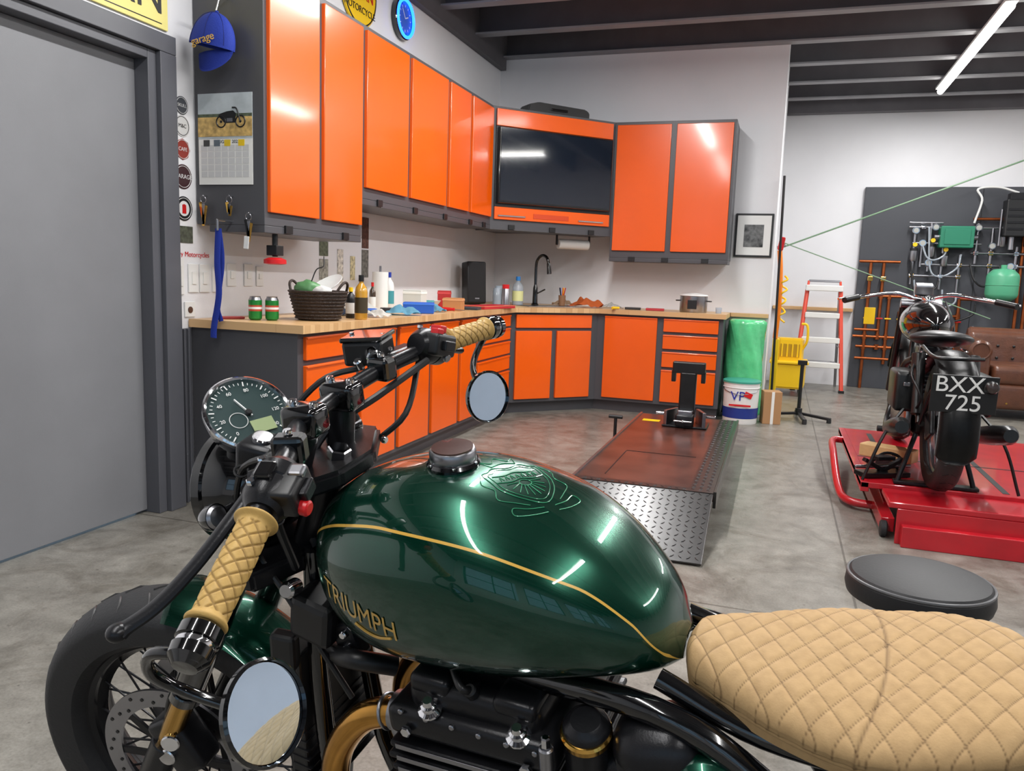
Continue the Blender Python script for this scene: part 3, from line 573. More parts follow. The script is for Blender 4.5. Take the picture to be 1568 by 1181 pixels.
# ---- handlebar
HB=[(0.0,.42,.935),(.015,.38,.952),(.045,.27,1.0),(.095,.16,1.02),(.16,.06,1.012),(.178,-.06,1.018),(.155,-.16,1.035),(.131,-.27,1.04),(.112,-.38,1.036),(.105,-.42,1.032)]
tube(MC,'handlebar',HB,.0125,M_satin,16,10)
def grip(n,p0,p1):
    p0=Vector(p0);p1=Vector(p1); Lg=(p1-p0).length; bm=bmesh.new(); lay=bm.verts.layers.float.new('groove'); M=axis_mat(p0,p1-p0); rings=[]
    NZ,NS=150,90
    for i in range(NZ):
        z=Lg*i/(NZ-1); base=.0172+.0012*math.sin(PI*i/(NZ-1))
        fl=.0065*(math.exp(-((z-.004)/.004)**2)+.6*math.exp(-((Lg-z-.003)/.004)**2)); row=[]
        for k in range(NS):
            a=2*PI*k/NS; uu=z/.016; vv=a/(2*PI)*6
            A=abs((uu+vv)-round(uu+vv)); B=abs((uu-vv)-round(uu-vv)); d=min(A,B)
            inside=1 if .012<z<Lg-.01 else 0
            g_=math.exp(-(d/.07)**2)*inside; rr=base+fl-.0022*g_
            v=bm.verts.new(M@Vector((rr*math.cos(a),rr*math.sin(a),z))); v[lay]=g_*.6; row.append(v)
        rings.append(row)
    for i in range(NZ-1):
        for k in range(NS): bm.faces.new((rings[i][k],rings[i][(k+1)%NS],rings[i+1][(k+1)%NS],rings[i+1][k]))
    bm.faces.new(rings[0][::-1]); bm.faces.new(rings[-1]); bmesh.ops.recalc_face_normals(bm,faces=bm.faces)
    bm_obj(n,bm,M_seat2,MC,True)
grip('grip_left',(.043,.272,.999),(.013,.385,.95)); grip('grip_right',(.13,-.272,1.04),(.111,-.385,1.036))
for s,(p,q) in (('left',((.013,.385,.95),(.002,.425,.932))),('right',((.111,-.385,1.036),(.105,-.425,1.031)))):
    lathe(MC,'bar_end_'+s,[(0,0),(.017,0),(.021,.004),(.021,.016),(.018,.018),(.018,.022),(.021,.024),(.02,.034),(.012,.042),(0,.043)],M_gloss,p,Vector(q)-Vector(p))
    lathe(MC,'bar_end_ring_'+s,[(.0185,.017),(.0192,.02),(.0185,.0225)],M_chrome,p,Vector(q)-Vector(p))
def mirror(n,c,nrm,rad,stem):
    lathe(MC,n+'_shell',[(0,-.018),(rad*.5,-.016),(rad*.9,-.008),(rad*1.05,0),(rad*1.06,.006),(rad*1.0,.009),(rad*.97,.003),(0,.003)],M_gloss,c,nrm,48)
    lathe(MC,n+'_glass',[(rad*.96,.004),(0,.0045)],M_mirror,c,nrm,48)
    tube(MC,n+'_stem',stem,.006,M_gloss,10,8)
mirror('mirror_left',(-.036,.38,.864),(-.93,-.03,.38),.0465,[(.004,.412,.94),(.045,.42,.935),(.06,.415,.905),(.04,.395,.875),(-.02,.383,.862)])
mirror('mirror_right',(.105,-.36,.917),(-.9,.4,.15),.0445,[(.107,-.40,1.03),(.135,-.405,1.0),(.14,-.38,.96),(.11,-.36,.92)])
def switch(n,c,rotz,sgn):
    g=G(n,c,(0.35*sgn*-1,0,rotz),MC)
    lathe(g,'housing',[(0,-.034),(.022,-.034),(.029,-.024),(.029,-.006),(.0275,-.004),(.029,-.002),(.029,.014),(.024,.024),(.018,.032),(0,.032)],M_satin,(0,0,0),(0,1,0))
    obox(g,'switch_block',(-.02,0,.004),(.018,.026,.018),M_black,bev=.006,seg=3)
    obox(g,'thumb_rocker',(-.040,.0,.004),(.006,.013,.008),M_satin,bev=.002)
    cyl(g,'clamp_bolt',(.01,-.018,.026),(.01,-.018,.034),.005,M_chrome,seg=6); cyl(g,'clamp_bolt',(.01,.014,.026),(.01,.014,.033),.005,M_chrome,seg=6)
    return g
g=switch('switchgear_left',(.056,.232,1.01),.27,1)
cyl(g,'horn_button',(-.034,.014,-.006),(-.047,.016,-.008),.009,M_red); obox(g,'turn_switch',(-.03,-.012,.02),(.009,.008,.005),M_steel); obox(g,'beam_switch',(.0,-.002,.031),(.01,.012,.004),M_gloss)
g=switch('switchgear_right',(.137,-.232,1.043),-.12,-1)
obox(g,'kill_switch',(-.012,-.006,.03),(.011,.008,.006),M_red,bev=.002); obox(g,'kill_switch_bar',(-.024,.012,.024),(.008,.008,.006),M_red,bev=.002)
cyl(g,'start_button',(-.03,-.01,-.014),(-.036,-.01,-.016),.007,M_steel)
obox(MC,'brake_reservoir',(.205,-.165,1.05),(.034,.027,.02),M_black,(0,.05,.2),.006)
obox(MC,'reservoir_lid',(.205,-.165,1.073),(.036,.029,.004),M_gloss,(0,.05,.2),.003)
for dx in (-.026,.026): cyl(MC,'lid_screw',(.205+dx,-.165+dx*.2,1.076),(.205+dx,-.165+dx*.2,1.079),.004,M_chrome,seg=10)
cyl(MC,'reservoir_window',(.182,-.143,1.052),(.169,-.130,1.049),.013,M_chrome); cyl(MC,'reservoir_window_glass',(.172,-.132,1.05),(.168,-.129,1.049),.009,M_black)
obox(MC,'master_cylinder',(.175,-.19,1.035),(.014,.04,.012),M_satin,(0,0,-.15),.005)
obox(MC,'clutch_perch',(.085,.20,1.005),(.024,.02,.014),M_satin,(.3,0,.3),.006)
obox(MC,'bar_clamp_outer',(.10,.15,1.022),(.02,.014,.018),M_gloss,(.0,0,.4),.006); obox(MC,'bar_clamp_outer',(.158,-.13,1.034),(.02,.014,.018),M_gloss,(.0,0,-.1),.006)
for p in ((.10,.15,1.04),(.158,-.13,1.052),(.09,.205,1.02),(.07,.19,1.022),(.175,-.175,1.048)): cyl(MC,'clamp_screw',p,(p[0],p[1],p[2]+.007),.006,M_chrome,seg=12)
def lever(n,pts): sweep(MC,n,cr(pts,8),[.011,.0105]+[.0095]*(8*(len(pts)-1)-3)+[.010,.012],M_satin,10,flat=.55)
lever('clutch_lever',[(.10,.215,1.0),(.098,.25,.985),(.115,.30,.945),(.135,.34,.915),(.158,.37,.897)])
lever('brake_lever',[(.18,-.215,1.03),(.19,-.27,1.015),(.182,-.33,1.005),(.172,-.39,.99)])
sphere(MC,'lever_ball',(.161,.373,.896),(.012,.012,.010),M_satin)
tube(MC,'clutch_cable',[(.10,.19,1.005),(.14,.14,1.0),(.24,.10,.95),(.28,.08,.85),(.2,.09,.75),(.12,.08,.6)],.0045,M_black,8)
tube(MC,'brake_hose',[(.2,-.14,1.03),(.24,-.08,1.02),(.28,-.02,.95),(.26,.04,.85),(.3,.06,.75)],.005,M_black,8)
tube(MC,'throttle_cable',[(.15,-.22,1.02),(.13,-.14,.96),(.18,-.1,.9),(.16,-.06,.8)],.005,M_black,8)
tube(MC,'loom_left',[(.05,.22,.99),(.1,.17,.96),(.17,.12,.9),(.19,.08,.8)],.006,M_black,8)
tube(MC,'loom_right',[(.12,-.2,1.03),(.15,-.1,1.0),(.2,-.03,.96),(.22,.03,.88)],.006,M_black,8)
tube(MC,'loom_centre',[(.13,.12,1.0),(.2,.09,.97),(.26,.05,.93),(.25,.0,.87),(.2,.02,.8)],.007,M_black,8)
cyl(MC,'banjo_bolt',(.2,-.135,1.03),(.2,-.125,1.045),.007,M_chrome,seg=10)
for p in ((.24,.10,.95),(.17,.12,.9)): ring(MC,'cable_tie',p,(.5,-.3,-.8),.009,.002,M_black,16,6)
for sy in (-.05,.05):
    cyl(MC,'riser_%s'%('l' if sy>0 else 'r'),(.19,sy,.94),(.172-sy*.15,sy,1.0),.021,M_satin)
    obox(MC,'bar_clamp',(.168-sy*.15,sy,1.016),(.028,.021,.021),M_gloss,(0,0,.1),.009,3)
    for dx in (-.018,.018): cyl(MC,'clamp_bolt',(.168-sy*.15+dx,sy,1.035),(.168-sy*.15+dx,sy,1.043),.0065,M_chrome,seg=12); cyl(MC,'clamp_bolt_socket',(.168-sy*.15+dx,sy,1.0431),(.168-sy*.15+dx,sy,1.0434),.0035,M_black,seg=6)
prism(MC,'top_yoke',[(.17,-.125),(.235,-.12),(.25,-.05),(.25,.05),(.225,.125),(.16,.12),(.12,.04),(.12,-.04)],.915,.942,M_satin,.006)
prism(MC,'lower_yoke',[(.24,-.125),(.31,-.12),(.33,-.05),(.33,.05),(.30,.125),(.235,.12),(.2,.03),(.2,-.03)],.77,.80,M_satin,.005)
for sy in (-1,1): cyl(MC,'yoke_pinch_bolt',(.15,sy*.10,.93),(.142,sy*.10,.93),.006,M_chrome,seg=12)
obox(MC,'ignition_pod',(.24,.055,.955),(.03,.03,.025),M_satin,(0,-.2,.2),.01,3); cyl(MC,'ignition_ring',(.235,.058,.978),(.232,.058,.986),.015,M_chrome)
cyl(MC,'steering_stem',(.17,0,.93),(.235,0,.78),.026,M_satin)
cyl(MC,'stem_nut',(.155,0,.94),(.15,0,.957),.017,M_chrome,seg=6)
for sy,dx in ((.1,-.015),(-.1,.015)):
    t0=Vector((.195+dx,sy,.955)); t1=Vector((.60+dx,sy,.30)); dv=t1-t0
    s='left' if sy>0 else 'right'
    cyl(MC,'fork_tube_'+s,t0,t0+dv*.66,.0245,M_gloss); cyl(MC,'fork_stanchion_'+s,t0+dv*.6,t0+dv*.9,.0195,M_gold)
    cyl(MC,'fork_lower_'+s,t0+dv*.84,t1+dv*.06,.027,M_satin); cyl(MC,'fork_seal_'+s,t0+dv*.64,t0+dv*.67,.028,M_gloss)
    cyl(MC,'fork_cap_'+s,t0-dv*.012,t0,.019,M_chrome,seg=6)
# gauge
gn=Vector((-.62,.22,.75)).normalized(); gc=Vector((.305,.01,.992))
lathe(MC,'gauge_bowl',[(0,-.045),(.03,-.044),(.052,-.03),(.061,-.008),(.063,.004)],M_gloss,gc,gn,48)
lathe(MC,'gauge_bezel',[(.061,-.004),(.064,.0),(.0645,.008),(.062,.010),(.059,.008),(.058,.002)],M_chrome,gc,gn,48)
lathe(MC,'gauge_dial',[(.059,.003),(0,.0035)],M_gauge,gc,gn,48)
upv=Vector((.75,0,.62)); upv=(upv-gn*upv.dot(gn)).normalized(); rt=upv.cross(gn)
ca,sa=math.cos(-.3),math.sin(-.3); upv,rt=(upv*ca-rt*sa),(rt*ca+upv*sa)
GR=Matrix((( rt.x,upv.x,gn.x),(rt.y,upv.y,gn.y),(rt.z,upv.z,gn.z))).to_4x4()
def gp(u,v,h=.005): return gc+rt*u+upv*v+gn*h
def gbox(n,c,hu,hv,h,m,ang=0,bev=0):
    o=box(MC,n,(-hu,-hv,0),(hu,hv,h),m,bev); o.matrix_local=Matrix.Translation(gp(*c))@GR@Matrix.Rotation(ang,4,'Z')
for k in range(37):
    a=math.radians(225-270*k/36); L_=.004 if k%4 else .008
    gbox('dial_tick',(.052*math.cos(a),.052*math.sin(a)),L_/2,.0005 if k%4 else .0009,.0006,M_whitep,a)
for k in range(8):
    a=math.radians(225-270*k/7)
    o=text(MC,'dial_number',str(k*20),.008,(0,0,0),(0,0,0),M_whitep,.0002); o.matrix_local=Matrix.Translation(gp(.041*math.cos(a),.041*math.sin(a),.0048))@GR
gbox('lcd_window',(.012,-.026),.017,.011,.0015,M_lcd)
ring(MC,'sub_dial',gp(-.018,-.008,.0042),gn,.013,.0006,M_whitep,30,5)
gbox('needle',(-.004,.01),.0009,.018,.003,M_whitep,.4)
cyl(MC,'needle_hub',gp(0,0,.004),gp(0,0,.010),.005,M_black)
gbox('warning_light_bar',(.0,-.079,-.02),.042,.014,.022,M_black,0,.006)
for k in range(4): cyl(MC,'warning_light',gp(-.027+k*.018,-.079,.001),gp(-.027+k*.018,-.079,.003),.006,M_steel,seg=12)
gbox('gauge_bracket',(0,-.1,-.045),.03,.02,.012,M_satin,0,.004)
# headlamp
hc=Vector((.34,.0,.87)); hd=Vector((.97,.12,-.05))
lathe(MC,'headlamp_shell',[(0,-.10),(.03,-.095),(.055,-.08),(.075,-.05),(.082,-.01),(.082,.02)],M_gloss,hc,hd,48)
lathe(MC,'headlamp_rim',[(.08,.015),(.086,.02),(.086,.034),(.08,.04),(.075,.036)],M_gloss,hc,hd,48)
lathe(MC,'headlamp_lens',[(.076,.034),(.06,.044),(.0,.05)],mat('lens_glass',srgb(190,200,205),.05,metal=.6),hc,hd,48)
for sy in (-1,1):
    lathe(MC,'indicator_body',[(0,-.02),(.012,-.018),(.019,-.004),(.019,.006)],M_gloss,(.28,sy*.125,.885),(-1,0,.25)); lathe(MC,'indicator_lens',[(.0185,.004),(.014,.01),(0,.013)],M_steel,(.28,sy*.125,.885),(-1,0,.25))
    cyl(MC,'indicator_stalk',(.29,sy*.08,.88),(.282,sy*.125,.885),.006,M_satin)
    cyl(MC,'headlamp_ear',(.27,sy*.1,.85),(.335,sy*.08,.868),.009,M_satin)
# wheels
def tyre(par,n,R,wd,m,seg=96,tread=True,rim=.22):
    prof=[]
    for k in range(17):
        a=PI*(k/16-.5); prof.append((R-wd*.75+wd*.75*math.cos(a)**.8, wd*math.sin(a)))
    prof=[(rim,-wd*.62),(rim+.012,-wd*.85)]+[(max(r,rim+.02),z) for r,z in prof[1:-1]]+[(rim+.012,wd*.85),(rim,wd*.62),(rim-.004,0),(rim,-wd*.62)]
    lathe(par,n,prof,m,(0,0,0),(0,1,0),seg)
    if tread:
        for k in range(30):
            a=2*PI*k/30
            for s in (-1,1):
                r0=R+.0005
                pts=[(r0*math.cos(a),s*wd*.1,r0*math.sin(a)),((r0-.003)*math.cos(a+.05),s*wd*.45,(r0-.003)*math.sin(a+.05)),((r0-.014)*math.cos(a+.06),s*wd*.72,(r0-.014)*math.sin(a+.06))]
                sweep(par,'tread_groove',pts,.0018,M_black,4)
def wheel(par,n,c,rotz,R,wd,rimR,discR=.15,disc=True,tread=True,spokes=36,rim_m=None):
    g=G(n,c,(0,0,rotz),par); rim_m=rim_m or M_satin
    tyre(g,'tyre',R,wd,M_rubber,tread=tread,rim=rimR)
    lathe(g,'rim',[(rimR+.006,-wd*.62),(rimR+.006,-wd*.55),(rimR-.012,-wd*.35),(rimR-.018,0),(rimR-.012,wd*.35),(rimR+.006,wd*.55),(rimR+.006,wd*.62),(rimR-.006,wd*.4),(rimR-.026,.0),(rimR-.006,-wd*.4),(rimR+.006,-wd*.62)],rim_m,(0,0,0),(0,1,0),72)
    lathe(g,'hub',[(0,-.05),(.02,-.05),(.045,-.04),(.045,-.03),(.025,-.02),(.025,.02),(.045,.03),(.045,.04),(.02,.05),(0,.05)],M_satin,(0,0,0),(0,1,0))
    for k in range(spokes):
        a=2*PI*k/spokes; s=1 if k%2 else -1; b=a+(.35 if (k//2)%2 else -.35)
        cyl(g,'spoke',(.04*math.cos(b),s*.034,.04*math.sin(b)),((rimR-.02)*math.cos(a),s*.008,(rimR-.02)*math.sin(a)),.0022,M_satin if rim_m is M_satin else M_steel,seg=6)
    if disc:
        for s in (-1,1):
            lathe(g,'brake_disc',[(discR,-.0025),(discR,.0025),(discR-.035,.0025),(discR-.035,-.0025),(discR,-.0025)],M_steel,(0,s*.062,0),(0,1,0),72)
            for k in range(8):
                a=k*PI/4; obox(g,'disc_carrier',((discR-.07)*math.cos(a),s*.06,(discR-.07)*math.sin(a)),(.038,.003,.007),M_satin,(0,-a,0),.001)
            for k in range(36):
                a=k*PI/18; rr=discR-.010-(k%3)*.008
                cyl(g,'disc_hole',(rr*math.cos(a),s*.0652,rr*math.sin(a)),(rr*math.cos(a),s*.0656,rr*math.sin(a)),.0035,M_black,seg=8)
    return g
wheel(MC,'front_wheel',(.580,0,.31),.2,.31,.062,.222)
obox(MC,'brake_caliper',(.50,.085,.40),(.035,.028,.055),M_satin,(0,.5,.15),.012,3)
cyl(MC,'caliper_piston',(.495,.112,.42),(.49,.122,.42),.016,M_chrome); cyl(MC,'caliper_piston',(.51,.112,.385),(.508,.122,.385),.016,M_chrome)
cyl(MC,'axle',(.605,-.13,.305),(.575,.135,.305),.012,M_chrome)
def fender(par,n,R,hw,a0,a1,m,loc,rotz):
    g=G(n,loc,(0,0,rotz),par); bm=bmesh.new(); rows=[]
    NA_,NW=40,14
    for i in range(NA_+1):
        a=a0+(a1-a0)*i/NA_; row=[]; tp=min(1,min(i,NA_-i)/4+.75)
        for j in range(NW+1):
            s=-1+2*j/NW; rr=R-.035*abs(s)**3
            row.append(bm.verts.new((rr*math.cos(a),s*hw*tp,rr*math.sin(a))))
        rows.append(row)
    for i in range(NA_):
        for j in range(NW): bm.faces.new((rows[i][j],rows[i][j+1],rows[i+1][j+1],rows[i+1][j]))
    bmesh.ops.solidify(bm,geom=bm.faces[:],thickness=.003)
    bmesh.ops.recalc_face_normals(bm,faces=bm.faces)
    bm_obj('guard_shell',bm,m,g,True); return g
fender(MC,'front_mudguard',.335,.07,math.radians(95),math.radians(165),M_green,(.580,0,.31),.2)
for sy in (-1,1): tube(MC,'mudguard_stay',[(.43,sy*.085,.60),(.49,sy*.1,.5),(.52,sy*.1,.42)],.006,M_satin)
# ---- engine
EN=G('engine',(0,0,0),(0,0,0),MC)
obox(EN,'crankcase',(-.13,0,.36),(.22,.12,.12),M_satin,(0,0,0),.04,4)
lathe(EN,'clutch_cover',[(0,.03),(.06,.03),(.085,.02),(.095,0),(.095,-.03)],M_satin,(-.2,-.135,.36),(0,-1,0))
lathe(EN,'alternator_cover',[(0,.03),(.06,.03),(.08,.02),(.088,0),(.088,-.03)],M_satin,(-.05,.13,.36),(0,1,0))
for k in range(9):
    z=.465+k*.019; obox(EN,'cooling_fin',(-.105,0,z),(.115+.004*(k%2),.145,.0045),M_satin,(0,.05,0),.003)
    obox(EN,'polished_fin_edge',(-.105,.1455,z),(.105,.0012,.0035),M_steel,(0,.05,0),.0005)
obox(EN,'cylinder_block',(-.105,0,.545),(.095,.125,.09),M_black,(0,0,0),.012)
obox(EN,'cylinder_head',(-.105,0,.65),(.12,.14,.022),M_satin,(0,.05,0),.012,3)
obox(EN,'cam_cover',(-.105,0,.682),(.095,.125,.024),M_satin,(0,.05,0),.018,4)
for x in (-.175,-.05):
    lathe(EN,'head_bolt',[(0,.02),(.006,.02),(.008,.014),(.011,.012),(.011,.006),(.016,.003),(.016,0)],M_chrome,(x,.13,.672),(0,.25,1),12)
for x in (-.02,-.19): cyl(EN,'head_stud',(x,.142,.642),(x,.150,.642),.008,M_chrome,seg=6)
for k in range(6): cyl(EN,'cover_screw',(-.2+k*.038,.137,.665),(-.2+k*.038,.142,.665),.004,M_steel,seg=8)
obox(EN,'rocker_boss',(-.165,.09,.70),(.03,.035,.014),M_satin,(0,0,0),.01,3); obox(EN,'rocker_boss',(-.045,.09,.70),(.03,.035,.014),M_satin,(0,0,0),.01,3)
tube(EN,'ignition_lead',[(-.105,.09,.70),(-.1,.13,.72),(-.06,.09,.73)],.005,M_black); cyl(EN,'plug_cap',(-.108,.1,.68),(-.105,.122,.715),.009,M_black)
for sy in (.075,-.075):
    tube(EN,'exhaust_header',[(.0,sy,.60),(.045,sy,.595),(.10,sy*1.15,.575),(.15,sy*1.25,.50),(.16,sy*1.3,.40),(.13,sy*1.35,.27),(.02,sy*1.5,.2),(-.2,sy*1.9,.19)],.0215,M_bronze,20,8)
    lathe(EN,'header_flange',[(.0,0),(.034,0),(.036,.004),(.036,.010),(.028,.014),(.028,.024),(.024,.026)],M_steel,(.022,sy,.60),(1,0,-.05))
    ring(EN,'header_clamp',(.06,sy,.592),(1,sy*.3,-.3),.0235,.003,M_steel)
for sy in (1,-1): cyl(MC,'muffler',(-.2,sy*.143,.19),(-.72,sy*.17,.24),.042,M_gloss,.048,seg=32)
cyl(EN,'throttle_body',(-.235,.085,.62),(-.30,.085,.64),.034,M_satin)
lathe(EN,'throttle_top_cap',[(.0,.012),(.018,.012),(.026,.006),(.029,0),(.029,-.02)],M_satin,(-.255,.11,.70),(0,.25,1))
lathe(EN,'brass_ring',[(.029,-.004),(.0315,-.002),(.0315,.005),(.029,.008),(.024,.008)],M_gold,(-.255,.11,.690),(0,.25,1))
cyl(EN,'throttle_bowl',(-.255,.105,.58),(-.255,.11,.685),.027,M_satin)
cyl(EN,'fuel_fitting',(-.215,.14,.64),(-.215,.14,.68),.009,M_steel); cyl(EN,'fuel_fitting_tip',(-.215,.14,.68),(-.215,.14,.695),.006,M_chrome,seg=6)
tube(EN,'coolant_hose',[(.05,.06,.66),(.09,.09,.68),(.13,.08,.67),(.17,.05,.65)],.014,M_black)
obox(EN,'frame_lug',(.125,.06,.69),(.02,.014,.03),M_satin,(0,.3,0),.006)
for z in (.705,.68): cyl(EN,'lug_bolt',(.122,.072,z),(.122,.082,z),.0065,M_chrome,seg=12)
obox(MC,'airbox_cover',(-.345,.085,.655),(.055,.05,.07),M_satin,(0,.25,.1),.04,6)
lathe(MC,'side_cover_green',[(0,.03),(.03,.028),(.055,.016),(.065,0),(.066,-.02)],M_green,(-.405,.125,.645),(-.1,1,.25),40)
lathe(MC,'side_cover_black',[(0,.02),(.02,.02),(.04,.008),(.05,-.02)],M_satin,(-.335,.115,.68),(0,1,.5),32)
for sy in (-1,1):
    tube(MC,'frame_rail',[(.14,sy*.03,.78),(-.1,sy*.06,.715),(-.33,sy*.095,.735),(-.45,sy*.105,.69),(-.6,sy*.11,.56),(-.74,sy*.12,.36)],.0165,M_gloss,14)
    tube(MC,'frame_upper',[(-.33,sy*.07,.76),(-.45,sy*.08,.725),(-.6,sy*.08,.725),(-.7,sy*.06,.725)],.013,M_gloss,12)
    tube(MC,'down_tube',[(.2,sy*.03,.80),(.2,sy*.055,.6),(.185,sy*.07,.35),(.1,sy*.09,.22),(-.3,sy*.1,.2)],.015,M_gloss,12)
    cyl(MC,'shock',(-.42,sy*.115,.68),(-.62,sy*.13,.36),.022,M_satin)
    cyl(MC,'swingarm',(-.36,sy*.1,.36),(-.83,sy*.11,.31),.02,M_satin)
obox(MC,'radiator',(.235,0,.50),(.016,.085,.15),M_black,(0,-.08,0),.004)
for k in range(16): obox(MC,'radiator_fin',(.235,.0,.37+k*.017),(.0175,.0865,.001),M_satin,(0,-.08,0),.0004)
obox(MC,'horn',(.225,.09,.66),(.02,.012,.03),M_black,(0,-.1,.2),.006)
obox(MC,'electrics_cover',(.17,.06,.72),(.035,.035,.035),M_black,(0,-.2,0),.01)
lathe(MC,'key_barrel',[(0,.008),(.009,.008),(.012,.004),(.012,-.02)],M_chrome,(.185,.105,.78),(-.2,1,.3))
wheel(MC,'rear_wheel',(-.80,0,.315),0,.315,.07,.215,tread=False,disc=False)
fender(MC,'rear_mudguard',.36,.08,math.radians(55),math.radians(150),M_green,(-.80,0,.315),0)
tube(MC,'side_stand',[(-.05,.1,.25),(-.09,.2,.13),(-.14,.31,.01)],.011,M_satin)
obox(MC,'side_stand_foot',(-.145,.318,.068),(.03,.02,.004),M_satin,(.2,0,0),.002)
for sy in (-1,1): cyl(MC,'footpeg',(-.08,sy*.14,.28),(-.08,sy*.23,.28),.014,M_rubber)
# ================================================================ black lift table
M_bl=mat('black_lift_paint',srgb(26,24,24),.3,coat=.3,coatr=.2,bump=.04,bscale=30)
M_dk=mat('worn_deck_orange_reflection',srgb(70,40,32),.34,coat=.4,coatr=.2,var=.55,vscale=4.5,bump=.04,bscale=20)  # reddish brown paints in the orange cabinets' reflection; the mottling is wear
M_tread=mat('worn_tread_steel',srgb(58,56,56),.38,metal=.5)
def lozenges(par,n,x0,x1,y0_,y1_,z,m,sp=.035):
    bm=bmesh.new(); i=0; x=x0+sp/2
    while x<x1-.005:
        y=y0_+sp/2; j=0
        while y<y1_-.005:
            a=PI/4 if (i+j)%2 else -PI/4; c,s=math.cos(a),math.sin(a)
            pts=[(-.014,0),(0,-.0045),(.014,0),(0,.0045)]
            vs=[bm.verts.new((x+px*c-py*s,y+px*s+py*c,z)) for px,py in pts]; t_=[bm.verts.new((x+px*.5*c-py*.5*s,y+px*.5*s+py*.5*c,z+.003)) for px,py in pts]
            for k in range(4): bm.faces.new((vs[k],vs[(k+1)%4],t_[(k+1)%4],t_[k]))
            bm.faces.new(t_); y+=sp; j+=1
        x+=sp; i+=1
    bmesh.ops.recalc_face_normals(bm,faces=bm.faces); return bm_obj(n,bm,m,par)
LT=G('motorcycle_lift_table')
box(LT,'deck',(-.91,3.74,.16),(-.22,5.86,.2),M_dk,.004); box(LT,'deck_plate_right',(-.34,3.74,.2),(-.22,5.86,.203),M_bl); lozenges(LT,'diamond_tread_right',-.34,-.225,3.76,5.85,.203,M_tread)
box(LT,'deck_front_strip',(-.91,3.74,.2),(-.34,3.80,.203),M_bl); lozenges(LT,'diamond_tread_front',-.905,-.345,3.745,3.80,.203,M_tread)
box(LT,'side_rail',(-.92,3.74,.13),(-.905,5.86,.21),M_steel,.002); box(LT,'side_rail_r',(-.225,3.74,.13),(-.21,5.86,.21),M_bl,.002)
box(LT,'drop_out_panel_edge',(-.78,4.5,.2),(-.38,4.506,.202),M_black); box(LT,'drop_out_panel_side',(-.78,3.9,.2),(-.775,4.5,.202),M_black)
box(LT,'base_frame',(-.84,3.9,.0),(-.29,5.7,.05),M_bl,.004)
for yy in (4.3,5.2):
    for xx in (-.78,-.35): obox(LT,'scissor_arm',(xx,yy,.105),(.012,.42,.02),M_satin,(.1,0,0)); 
rl=math.hypot(.46,.19); RP=G('ramp',(0,3.28,.012),(math.atan2(.185,.46),0,0),LT)
box(RP,'ramp_plate',(-.90,0,-.008),(-.225,rl,.002),M_bl,.003); lozenges(RP,'diamond_tread',-.895,-.23,.01,rl-.01,.002,M_tread)
box(LT,'yellow_label',(-.86,5.55,.2),(-.74,5.62,.202),M_yellow)
WC=G('bench_vise_chock',(-.55,5.5,.203)); obox(WC,'base_plate',(0,0,.006),(.15,.12,.006),M_satin); cyl(WC,'post',(0,.03,.01),(0,.03,.34),.035,M_matte); obox(WC,'post_plate',(0,0,.22),(.055,.03,.15),M_matte,bev=.01); obox(WC,'top_block',(0,0,.40),(.11,.03,.04),M_matte,bev=.008)
for sx in (-1,1): obox(WC,'clamp_jaw',(sx*.1,-.02,.06),(.012,.09,.05),M_steel,(0,0,sx*.35)); cyl(WC,'jaw_screw',(sx*.1,-.05,.08),(sx*.2,-.05,.08),.008,M_chrome); obox(WC,'top_ear',(sx*.1,0,.34),(.014,.026,.04),M_matte)
obox(WC,'vise_body',(0,-.09,.05),(.06,.05,.04),M_satin,bev=.012,seg=3); obox(WC,'vise_anvil',(0,-.07,.10),(.05,.03,.015),M_steel,bev=.005)
cyl(WC,'crank',(0,-.10,.06),(0,-.22,.06),.008,M_chrome); cyl(WC,'crank_bar',(-.06,-.21,.06),(.06,-.21,.06),.005,M_chrome)
g=G('floor_jack_handle',(-1.06,5.6,0)); cyl(g,'shaft',(0,0,0),(0,0,.2),.012,M_black); cyl(g,'crossbar',(-.05,0,.2),(.05,0,.2),.014,M_black); obox(g,'foot',(0,0,.006),(.03,.03,.006),M_black)
# ================================================================ red lift table + vintage motorcycle
RT=G('red_lift_table')
box(RT,'deck',(.46,4.25,.19),(1.66,5.85,.22),M_redpaint,.004)
for xx in (.46,1.62): box(RT,'deck_edge',(xx,4.25,.17),(xx+.04,5.85,.2215),M_redpaint,.004)
box(RT,'front_ledge',(.56,3.98,.17),(1.62,4.25,.2),M_redpaint,.006); box(RT,'front_apron',(.6,3.98,.0),(1.6,4.0,.17),M_redpaint,.003); box(RT,'front_step',(.62,3.93,.0),(1.6,3.98,.10),M_redpaint,.004)
box(RT,'deck_slot',(.62,4.5,.22),(.65,5.7,.2215),M_black); box(RT,'deck_slot_b',(1.1,4.3,.22),(1.13,5.7,.2215),M_black); box(RT,'deck_cross_slot',(.5,4.9,.22),(1.6,4.915,.2215),M_black)
box(RT,'base_side_l',(.55,4.1,.02),(.61,5.7,.09),M_redpaint,.004); box(RT,'base_side_r',(1.5,4.1,.02),(1.56,5.7,.09),M_redpaint,.004)
tube(RT,'tube_handle',[(.47,5.5,.2),(.40,5.45,.2),(.39,5.2,.17),(.40,4.75,.06),(.44,4.55,.04),(.56,4.5,.04)],.022,M_redpaint,12)
for xx,yy in ((.6,4.08),(1.45,4.08),(.6,5.6)): lathe(RT,'caster',[(0,-.015),(.035,-.015),(.04,-.01),(.04,.01),(.035,.015),(0,.015)],M_rubber,(xx-.04,yy,.04),(1,0,0))
for xx in (.6,1.5): obox(RT,'scissor_arm',(xx,4.95,.13),(.015,.6,.02),M_redpaint,(.08,0,0))
